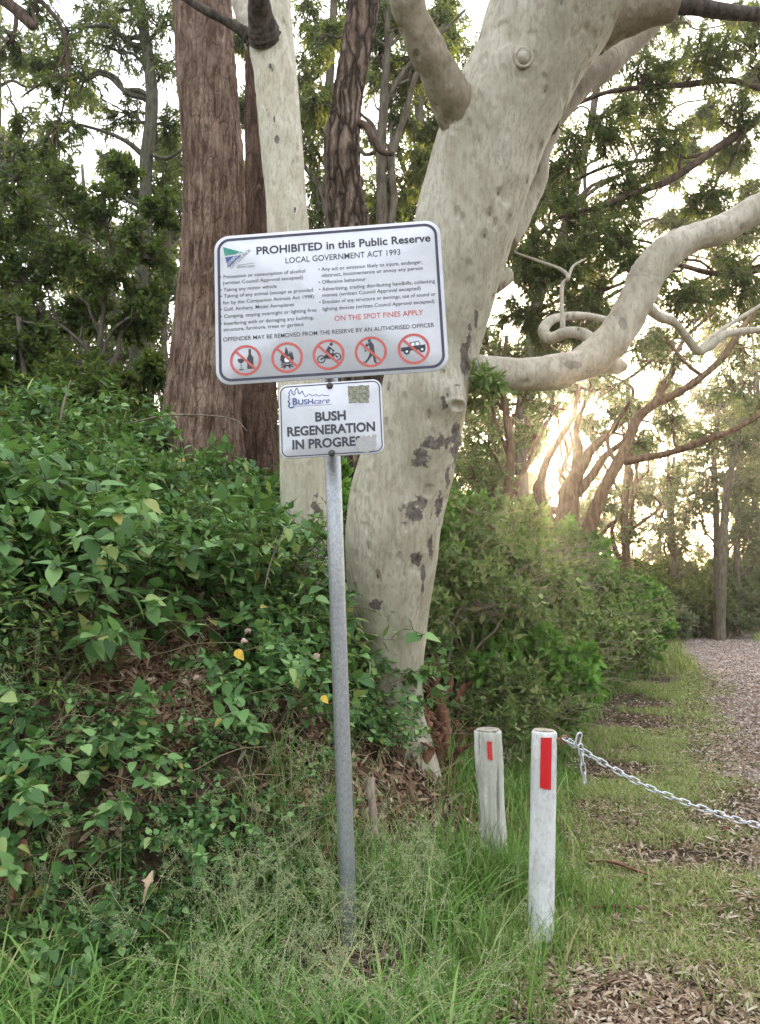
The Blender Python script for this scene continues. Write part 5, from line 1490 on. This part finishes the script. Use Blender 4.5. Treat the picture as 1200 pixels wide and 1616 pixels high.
M['sign_red'] = flat_mat('faded_red_print', (.50, .10, .085), .5, var=.2, scale=30)
M['sign_green'] = flat_mat('faded_green_print', (.05, .26, .20), .5, var=.2, scale=30)
M['sign_blue'] = flat_mat('faded_blue_print', (.07, .10, .26), .5, var=.3, scale=30)
gv = Mat('galvanised_steel', .48, .5, .75)
gf = gv.noise(120, 5, .7, (1, 1, .6)); g2 = gv.noise(18, 5, .65, (1, 1, .5))
gv.color(gv.mix(gv.ramp(g2, [(.42, 0), (.7, .5)]), gv.ramp(gf, [(.4, (.33, .34, .365)), (.6, (.47, .485, .51))]), (.26, .265, .27)))
gv.link(gv.ramp(g2, [(.3, .38), (.7, .62)]), gv.b.inputs['Roughness'])
M['galv'] = gv.m
M['bolt'] = flat_mat('rusty_dark_bolt', (.07, .065, .06), .55, .5, .5, .5, 200)
pe = Mat('scraped_sign_patch', .8, .2)
pe_n = pe.noise(130, 6, .75)
pe.color(pe.ramp(pe_n, [(.32, (.07, .075, .06)), (.5, (.24, .24, .19)), (.66, (.42, .40, .31))]))
M['scrape'] = pe.m
ps = Mat('rubbed_sign_patch', .8, .2)
ps.color(ps.ramp(ps.noise(140, 6, .75), [(.3, (.28, .28, .28)), (.7, (.47, .46, .45))]))
M['rub'] = ps.m

post_top = S3((-10, 300), -41)
post_mid = S3((-10, -640), -41)
pb = ground_hit(552, 1492)
post_base = np.array([pb[0], pb[1], pb[2] - .25])
sp = thing('sign_post', 'leaning galvanised steel post carrying two white council signs', 'sign', (pb[0], pb[1], pb[2]))
g = Geo()
ln_ = np.linalg.norm(post_top - post_mid)
C = np.array([pb + np.array([0, 0, -.25]), pb, pb * .5 + post_top * .5, post_top])
tube(g, C, .0335, 32)
tube(g, np.array([post_top, post_top + (post_top - post_mid) / ln_ * .012]), .036, 32)
g.build('post', M['galv'], sp)
# big sign
W_, H_ = 930, 640
g = Geo()
plate(g, rrect(W_, H_, 62), 0, 4)
big = tag(g.build('prohibition_sign', M['sign_white'], sp), 'large white sign listing what is prohibited in the reserve')
def sub(gm_, name, mats, parent):
    gm_.v = [gm_.verts() - np.array(sp.location)]
    o = bpy.data.objects.new(name, gm_.mesh(name, mats, False))
    COL.objects.link(o); o.parent = parent
    return o
g = Geo(); band(g, rrect(W_ - 26, H_ - 26, 52), rrect(W_ - 48, H_ - 48, 42), 4.7); sub(g, 'border', M['sign_navy'], big)
g = Geo()
text(g, 'PROHIBITED in this Public Reserve', -289, 228, 424, 33, 4.9, .022)
sub(g, 'heading', M['sign_black'], big)
g = Geo()
text(g, 'LOCAL GOVERNMENT ACT 1993', -170, 180, 299, 25, 4.9, .004)
sub(g, 'subheading', M['sign_grey'], big)
g = Geo()
for body, x0, y0, x1 in [
    ('• Possession or consumption of alcohol', -442, 133.5, -91), ('(written Council Approval excepted)', -430, 107, -101), ('• Taking any motor vehicle', -441, 77, -210),
    ('• Taking of any animal (except as provided', -441, 49.5, -62), ('for by the Companion Animals Act 1998)', -431, 21, -59), ('• Golf, Archery, Model Aeroplanes', -442, -7, -141),
    ('• Camping, staying overnight or lighting fires', -442, -37.5, -50), ('• Interfering with or damaging any building,', -443, -68, -63), ('structure, furniture, trees or gardens', -431, -94, -104),
    ('• Any act or omission likely to injure, endanger,', -37, 135, 385), ('obstruct, inconvenience or annoy any person', -25, 108.5, 386), ('• Offensive behaviour', -37, 79.5, 155),
    ('• Advertising, trading distributing handbills, collecting', -37, 49, 431), ('monies (written Council Approval excepted)', -25, 23, 372), ('• Erection of any structure or awnings, use of sound or', -38, -6, 431), ('lighting devices (written Council Approval excepted)', -25, -36, 424)]:
    if body.startswith('• Any act'):
        sub(g, 'rules_lettering', M['sign_grey'], big)
        g = Geo()
    text(g, body, x0, y0, x1, 15.5, 4.9, .004)
sub(g, 'rules_lettering', M['sign_grey'], big)
g = Geo(); text(g, 'ON THE SPOT FINES APPLY', 21, -83, 377, 22, 4.9, .006); sub(g, 'red_lettering', M['sign_red'], big)
g = Geo(); text(g, 'OFFENDER MAY BE REMOVED FROM THE RESERVE BY AN AUTHORISED OFFICER', -433, -137, 418, 17.5, 4.9, .006); sub(g, 'warning_lettering', M['sign_grey'], big)
# council emblem
g = Geo()
poly(g, [(-428, 272), (-340, 240), (-421, 233)], 4.8, 0)
poly(g, [(-420, 226), (-352, 231), (-409, 180)], 4.8, 1)
text(g, 'GOSFORD', -408, 187, -325, 13, 5.2, .01, mat=3, angle=42)
text(g, 'CITY COUNCIL', -394, 173, -282, 13, 5.2, .0, mat=2, angle=42)
text(g, 'CENTRAL COAST', -372, 175, -298, 7.5, 5.2, .0, mat=2)
bar(g, (-372, 186), (-298, 192), 1.2, 5.0, 2)
M['print_white'] = flat_mat('white_print', (.72, .73, .76), .5, var=.1)
sub(g, 'emblem', [M['sign_green'], M['sign_blue'], M['sign_grey'], M['print_white']], big)
# five pictograms
D0, D1 = 4.8, 5.3
def picto(cx_, draw):
    c = np.array([cx_, -222.5])
    g = Geo()
    class K:
        def p(s, pts): poly(g, [c + np.array(q) for q in pts], D0)
        def d(s, q, r, ry=None): disc(g, c + np.array(q), r, D0, 0, ry)
        def r(s, q, ro, ri): ring_(g, c + np.array(q), ro, ri, D0, 0, 24)
        def b(s, a, b, w): bar(g, c + np.array(a), c + np.array(b), w, D0)
        def w(s, pts): poly(g, [c + np.array(q) for q in pts], D0 + .25, 2)
    draw(K())
    ring_(g, c, 64, 54, D1, 1, 48)
    k = 59 * .7071
    bar(g, c + np.array([-k, k]), c + np.array([k, -k]), 9.5, D1 + .2, 1)
    return sub(g, 'pictogram', [M['sign_black'], M['sign_red'], M['print_white']], big)
def bottle(k):
    k.p([(12, 46), (22, 46), (22, 24), (31, 10), (31, -37), (6, -37), (6, 10), (12, 24)])
    k.p([(-33, 8), (-5, 8), (-6, -2), (-12, -9), (-19, -11), (-26, -9), (-32, -2)])
    k.b((-19, -8), (-19, -37), 2.6); k.d((-19, -38), 12, 2.5)
def fire(k):
    k.p([(-22, -22), (-28, -8), (-26, 8), (-18, 22), (-18, 8), (-10, 16), (-4, 46), (4, 28), (6, 12), (14, 30), (15, 14), (22, 24), (24, 6), (28, -4), (22, -20), (8, -26), (-8, -26)])
    k.w([(-8, -20), (-12, -8), (-4, 6), (0, -4), (8, 4), (12, -10), (6, -20)])
    k.p([(-26, -30), (24, -42), (26, -37), (-24, -25)]); k.p([(26, -30), (-24, -42), (-26, -37), (24, -25)]); k.b((-8, -38), (-14, -46), 5); k.b((6, -38), (12, -46), 5)
def moto(k):
    k.r((-30, -17), 17, 12.5); k.r((33, -11), 17, 12.5); k.d((-30, -17), 4); k.d((33, -11), 4)
    k.p([(-20, -6), (-8, 4), (14, 6), (22, -2), (12, -16), (-8, -18)]); k.b((16, 8), (33, -11), 4.5); k.b((16, 10), (24, 16), 4); k.b((-28, -15), (-4, -6), 5)
    k.p([(-10, 4), (-12, 16), (0, 36), (10, 30), (6, 16), (6, 6)]); k.b((6, 30), (22, 14), 5.5); k.b((-4, 6), (10, -4), 8); k.b((8, -4), (2, -18), 6); k.d((12, 43), 7)
def golf(k):
    k.d((-3, 46), 7); k.p([(-9, 38), (6, 40), (14, 26), (15, 4), (18, -18), (20, -46), (12, -46), (6, -14), (-6, -30), (-20, -46), (-26, -42), (-12, -24), (-2, 0), (-4, 20)])
    k.b((-4, 34), (-20, 20), 5.5); k.b((-20, 20), (-14, 36), 5); k.b((-15, 36), (-22, 8), 2.4); k.b((-24, 4), (-18, 6), 5); k.b((16, -45), (24, -46), 5); k.b((-24, -44), (-30, -40), 4)
def ute(k):
    k.p([(-52, -4), (-50, 8), (-22, 10), (-14, 28), (22, 32), (28, 14), (46, 16), (47, 0), (40, -4), (-48, -8)])
    k.w([(-14, 12), (-8, 25), (4, 26.5), (4, 13)]); k.w([(8, 13.5), (8, 26.8), (20, 28), (24, 14.5)])
    for x, y in ((-28, -9), (33, -4)):
        k.d((x, y), 13); k.w([(x + 5 * cos(a), y + 5 * sin(a)) for a in np.linspace(0, 5.6, 9)])
for x, f in zip((-343, -175.5, -8.5, 160, 331), (bottle, fire, moto, golf, ute)):
    picto(x, f)
# small sign
sc = (-9.5, -486.5)
g = Geo()
plate(g, rrect(409, 300, 34, c=sc), 0, 4)
small = tag(g.build('notice_sign', M['sign_white'], sp), 'small white bush regeneration sign below the large one')
g = Geo(); band(g, rrect(397, 288, 29, c=sc), rrect(389, 280, 25, c=sc), 4.7); sub(g, 'border', M['sign_navy'], small)
g = Geo()
text(g, 'BUSH', -71, -493, 50, 36, 4.9, .035); text(g, 'REGENERATION', -184, -546, 163, 36, 4.9, .035); text(g, 'IN PROGRE', -165, -600, 83, 36, 4.9, .035)
text(g, 'S', 84, -600, 106, 36, 4.9, .035)
sub(g, 'notice_lettering', M['sign_grey'], small)
g = Geo()
text(g, 'B', -159, -420, -139, 27, 4.9, .03); text(g, 'USH', -137, -420.5, -77, 20, 4.9, .025); text(g, 'care', -75, -421.5, -11, 23, 4.9, .0, .35)
bar(g, (-156, -426), (-4, -428), 1.2, 4.9)
zig = []
tl = [(-153, -428), (-168, -432), (-176, -424), (-170, -414), (-177, -404), (-170, -396), (-176, -386), (-169, -378), (-174, -370), (-163, -356), (-158, -368), (-162, -372), (-152, -380), (-147, -374), (-150, -366), (-141, -351), (-134, -364), (-137, -370), (-130, -377), (-119, -365), (-115, -376), (-108, -391), (-90, -379), (-80, -389), (-66, -383), (-54, -391), (-40, -386), (-28, -391), (-12, -390)]
for k, (a_, b_) in enumerate(zip(tl[:-1], tl[1:])):
    bar(g, a_, b_, 5.5 if k < 4 else (3.2 if k < 20 else 2.2), 4.9)
sub(g, 'emblem', M['sign_blue'], small)
rj = np.random.default_rng(9)
def ragged(pts, amp, n=5):
    out = []
    for a_, b_ in zip(pts, pts[1:] + pts[:1]):
        for t_ in np.linspace(0, 1, n, endpoint=False):
            out.append(np.array(a_) * (1 - t_) + np.array(b_) * t_ + rj.normal(size=2) * amp)
    return out
g = Geo(); poly(g, ragged([(63, -358), (148, -362), (145, -431), (64, -426)], 1.6, 9), 5.2); sub(g, 'scraped_patch', M['scrape'], small)
g = Geo(); poly(g, ragged([(84, -590), (91, -572), (97, -580), (103, -562), (110, -572), (118, -558), (126, -571), (135, -560), (146, -570), (152, -561), (167, -562), (163, -584), (166, -600), (152, -624), (130, -630), (104, -628), (88, -612)], .8, 3), 5.5); sub(g, 'rubbed_patch', M['rub'], small)
for (x, y) in ((-9, -351.5), (-11, -625)):
    g = Geo()
    R_ = np.array([13.5, 13.5, 11, 7, .2]); Dp = np.array([4, 5.5, 9, 12, 13])
    a = np.linspace(0, 2 * pi, 20, endpoint=False)
    V = np.concatenate([S3(np.stack([x + r * np.cos(a), y + r * np.sin(a)], -1), d) for r, d in zip(R_, Dp)])
    i, j = np.meshgrid(np.arange(4), np.arange(20), indexing='ij')
    g.add(V, np.stack([i * 20 + j, i * 20 + (j + 1) % 20, (i + 1) * 20 + (j + 1) % 20, (i + 1) * 20 + j], -1).reshape(-1, 4))
    for (dx, dy, w) in ((0, 0, 5),):
        disc(g, (x + 1, y + 1), 4, 13.4, 1, n=6)
    sub(g, 'bolt', [M['bolt'], M['sign_black']], small)
# clamp straps round the post behind the signs
for y in (200, -180):
    g = Geo()
    dirp = (post_top - post_mid) / ln_
    c = S3((-10, y), -44)
    tube(g, np.array([c - dirp * .014, c + dirp * .014]), .0365, 32)
    g.build('clamp', M['galv'], sp)

# ------------------------------------------------------------------ bollards and chain
def white_paint(name, base, grime, dark, crack):
    m = Mat(name, .75, .2)
    n1 = m.noise(6, 5, .65, (1, 1, .35)); n2 = m.noise(60, 5, .7, (1, 1, .5)); n3 = m.noise(crack, 6, .7, (1, 1, .05))
    c = m.ramp(n1, [(.42, grime), (.56, base)])
    c = m.mix(m.ramp(n2, [(.50, 0), (.62, .6)]), c, tuple(x * .55 for x in base))
    c = m.mix(m.ramp(n3, [(.57, 0), (.66, dark)]), c, (.10, .09, .075))
    m.color(c)
    m.bump(m.math('ADD', n2, n3), .5, .006)
    return m.m
M['paint_new'] = white_paint('white_painted_post', (.68, .68, .68), (.52, .52, .515), .12, 30)
M['paint_old'] = white_paint('flaking_white_post', (.62, .61, .57), (.43, .42, .36), .85, 38)
M['red_tape'] = flat_mat('red_reflector', (.50, .010, .016), .3, .5, 0, .08, 20)
M['red_dull'] = flat_mat('faded_red_reflector', (.50, .03, .03), .45, .4, 0, .25, 60)
M['post_top'] = bark_plain('worn_post_top', (.22, .20, .16), (.48, .45, .38), 40, 1, .5)

def bollard(label, base, top, r, mat, tape_mat, tape, seed, wob=.002, flat=0.0):
    """tape: (half angle, angle centre, z bottom, z top)"""
    root = thing('bollard', label, 'bollard', base)
    base, top = np.asarray(base, float), np.asarray(top, float)
    ax = nrm(top - base); Ht = np.linalg.norm(top - base)
    ts = np.concatenate([np.linspace(-.15, Ht - .012, 46), [Ht - .008, Ht - .003, Ht]])
    rs = np.full(len(ts), r); rs[-3:] = r * np.array([.985, .95, .88])
    g = Geo()
    C = base + ax * ts[:, None]
    def dfm(P, pts, rad):
        return wob * fbm(P * np.array([22, 22, 3.0]), 3, seed) - flat * np.abs(noise(P * np.array([45, 45, 2.5]), seed + 2)) * .02
    tube(g, C, rs, 56, deform=dfm)
    g.build('post', mat, root)
    g = Geo()
    disc_r = r * .85
    a = np.linspace(0, 2 * pi, 40, endpoint=False)
    u = nrm(np.cross(ax, [0, 1, 0])); v = np.cross(ax, u)
    capv = np.concatenate([[top + ax * .007], top + ax * .004 + disc_r * (u[None] * np.cos(a)[:, None] + v[None] * np.sin(a)[:, None])])
    k = np.arange(40)
    g.add(capv, np.stack([np.zeros(40, int), 1 + k, 1 + (k + 1) % 40], -1))
    g.build('end_grain', M['post_top'], root)
    ha, ac, z0, z1 = tape
    A_ = np.linspace(ac - ha, ac + ha, 9); Z_ = np.linspace(z0, z1, 12)
    fx = np.array([1.0, 0, 0]); fy = np.array([0, -1.0, 0])
    rr = r + wob * 1.6 + .0012
    V = base + ax * Z_[:, None, None] + rr * (fx * np.sin(A_)[None, :, None] + fy * np.cos(A_)[None, :, None])
    # the tape's lower corner is cut a little askew
    V[0] = V[0] - ax * (np.linspace(-.003, .006, 9))[:, None]
    i, j = np.meshgrid(np.arange(11), np.arange(8), indexing='ij')
    q = np.stack([i * 9 + j, i * 9 + j + 1, (i + 1) * 9 + j + 1, (i + 1) * 9 + j], -1).reshape(-1, 4)
    g = Geo(); g.add(V, q)
    g.build('reflector', tape_mat, root)
    return root
b1 = ground_hit(853, 1494)
t1 = at(859, 1153, b1[1] + .0)
bol1 = bollard('white round bollard with a tall red reflector strip, chain hooked to its side', b1, t1, .0535, M['paint_new'], M['red_tape'], (.42, -.03, np.linalg.norm(t1 - b1) * .74, np.linalg.norm(t1 - b1) * .978), 3)
b2 = on_ground(.615, 4.12)
u2, v2 = project(b2)
b2 = np.array([at(781, v2, 4.12)[0], 4.12, b2[2]])
t2 = at(770, 1152, 4.1)
bol2 = bollard('weathered flaking wooden bollard with a small red reflector behind the front one', b2, t2, .073, M['paint_old'], M['red_dull'], (.155, -.06, np.linalg.norm(t2 - b2) - .135, np.linalg.norm(t2 - b2) - .045), 8, .004, 1.0)
# off to the right the chain ends on a like bollard across the path
b3 = on_ground(2.75, 3.5)
t3 = b3 + np.array([0.02, 0, t1[2] - b1[2]])
# rusty eye bolt in the side of the front bollard
e0 = at(877, 1166, b1[1] - .01)
M['rust'] = flat_mat('rusty_steel', (.22, .12, .06), .75, .3, .3, .5, 90)
g = Geo()
tube(g, np.array([e0 - [.02, 0, 0], e0 + [.022, -.002, -.002]]), .007, 12)
tube(g, np.array([e0 + [.002, 0, 0], e0 + [.007, 0, 0]]), .016, 14)
a = np.linspace(0, 2 * pi, 25)
tube(g, np.stack([e0[0] + .036 + .016 * np.cos(a), np.full(25, e0[1] - .004), e0[2] - .003 + .016 * np.sin(a)], -1), .0045, 8, False)
g.build('eye_bolt', M['rust'], bol1)
def link(g, c, tx, n, L=.050, Wd=.021, r=.0034):
    """one chain link: stadium loop in the plane of tx and n"""
    s = (L - Wd) / 2
    pts = []
    for a in np.linspace(-pi / 2, pi / 2, 9): pts.append((s + Wd / 2 * cos(a), Wd / 2 * sin(a)))
    for a in np.linspace(pi / 2, 1.5 * pi, 9): pts.append((-s + Wd / 2 * cos(a), Wd / 2 * sin(a)))
    pts.append(pts[0])
    P = np.array([c + tx * x + n * y for x, y in pts])
    tube(g, P, r, 8, False)
M['chain'] = flat_mat('galvanised_chain', (.56, .58, .62), .38, .5, .7, .2, 120)
cp = [e0 + np.array([.055, -.004, -.008])] + [at(x, y, d) for x, y, d in ((920, 1185, 3.37), (1000, 1231, 3.37), (1060, 1258, 3.37), (1130, 1283, 3.37), (1200, 1303, 3.38), (1300, 1316, 3.4))]
end3 = t3 - np.array([.07, 0, .07])
cp += [cp[-1] * .62 + end3 * .38 - UP * .045, cp[-1] * .3 + end3 * .7 - UP * .04, end3]
cc = spline(np.array(cp), 40)
ss = np.concatenate([[0], np.cumsum(np.linalg.norm(np.diff(cc, axis=0), axis=1))])
pitch = .0385
chain = thing('chain', 'galvanised steel chain sagging from the front white bollard across the path', 'chain', cp[0])
g = Geo()
for k in range(int(ss[-1] / pitch)):
    s_ = (k + .5) * pitch
    c = np.array([np.interp(s_, ss, cc[:, q]) for q in range(3)])
    c2 = np.array([np.interp(s_ + .01, ss, cc[:, q]) for q in range(3)])
    tx = nrm(c2 - c)
    n0 = nrm(np.cross(tx, [0, 1, 0])); n1 = np.cross(tx, n0)
    ang = (pi / 4 if k % 2 else -pi / 4) + .25 * sin(k * 1.7) + .5
    link(g, c, tx, n0 * cos(ang) + n1 * sin(ang))
g.build('links', M['chain'], chain)
g = Geo()
h0 = cp[0] + np.array([.048, -.008, -.012])
for k in range(4):
    c = h0 + np.array([.004 * k, -.008, -.022 - .039 * k])
    ang = (.35 if k % 2 == 0 else 1.75)
    link(g, c, nrm(np.array([.06, 0, -1])), np.array([cos(ang), sin(ang), 0]))
g.build('loose_end', M['chain'], chain)
g = Geo()
link(g, cp[0] + np.array([.0, 0, .0]), nrm(np.array([1, 0, -.45])), np.array([.2, .9, .3]), .06, .022, .0036)
link(g, cp[0] + np.array([.042, -.006, .008]), nrm(np.array([.25, 0, 1])), np.array([.9, .3, -.2]), .055, .024, .004)
g.build('shackle', M['chain'], chain)

# ------------------------------------------------------------------ haze added for the sun's glow and a paler distance
g = Geo()
hx, hy, hz = (-262, 322), (-42, 422), (-3.0, 30.0)
V = np.array([(x, y, z) for z in hz for y in hy for x in hx], float)
g.add(V, np.array([(0, 2, 3, 1), (4, 5, 7, 6), (0, 1, 5, 4), (2, 6, 7, 3), (0, 4, 6, 2), (1, 3, 7, 5)]))
hm = bpy.data.materials.new('glow_haze')
hm.use_nodes = True
hm.node_tree.nodes.clear()
ho = hm.node_tree.nodes.new('ShaderNodeOutputMaterial')
hv = hm.node_tree.nodes.new('ShaderNodeVolumePrincipled')
hv.inputs['Color'].default_value = (.93, .93, .92, 1)
hv.inputs['Density'].default_value = HAZE
hv.inputs['Anisotropy'].default_value = .87
hm.node_tree.links.new(hv.outputs[0], ho.inputs['Volume'])
tag(g.build('haze', hm, None, False), 'thin haze added to spread a warm glow around the low sun', 'haze', kind='stuff')
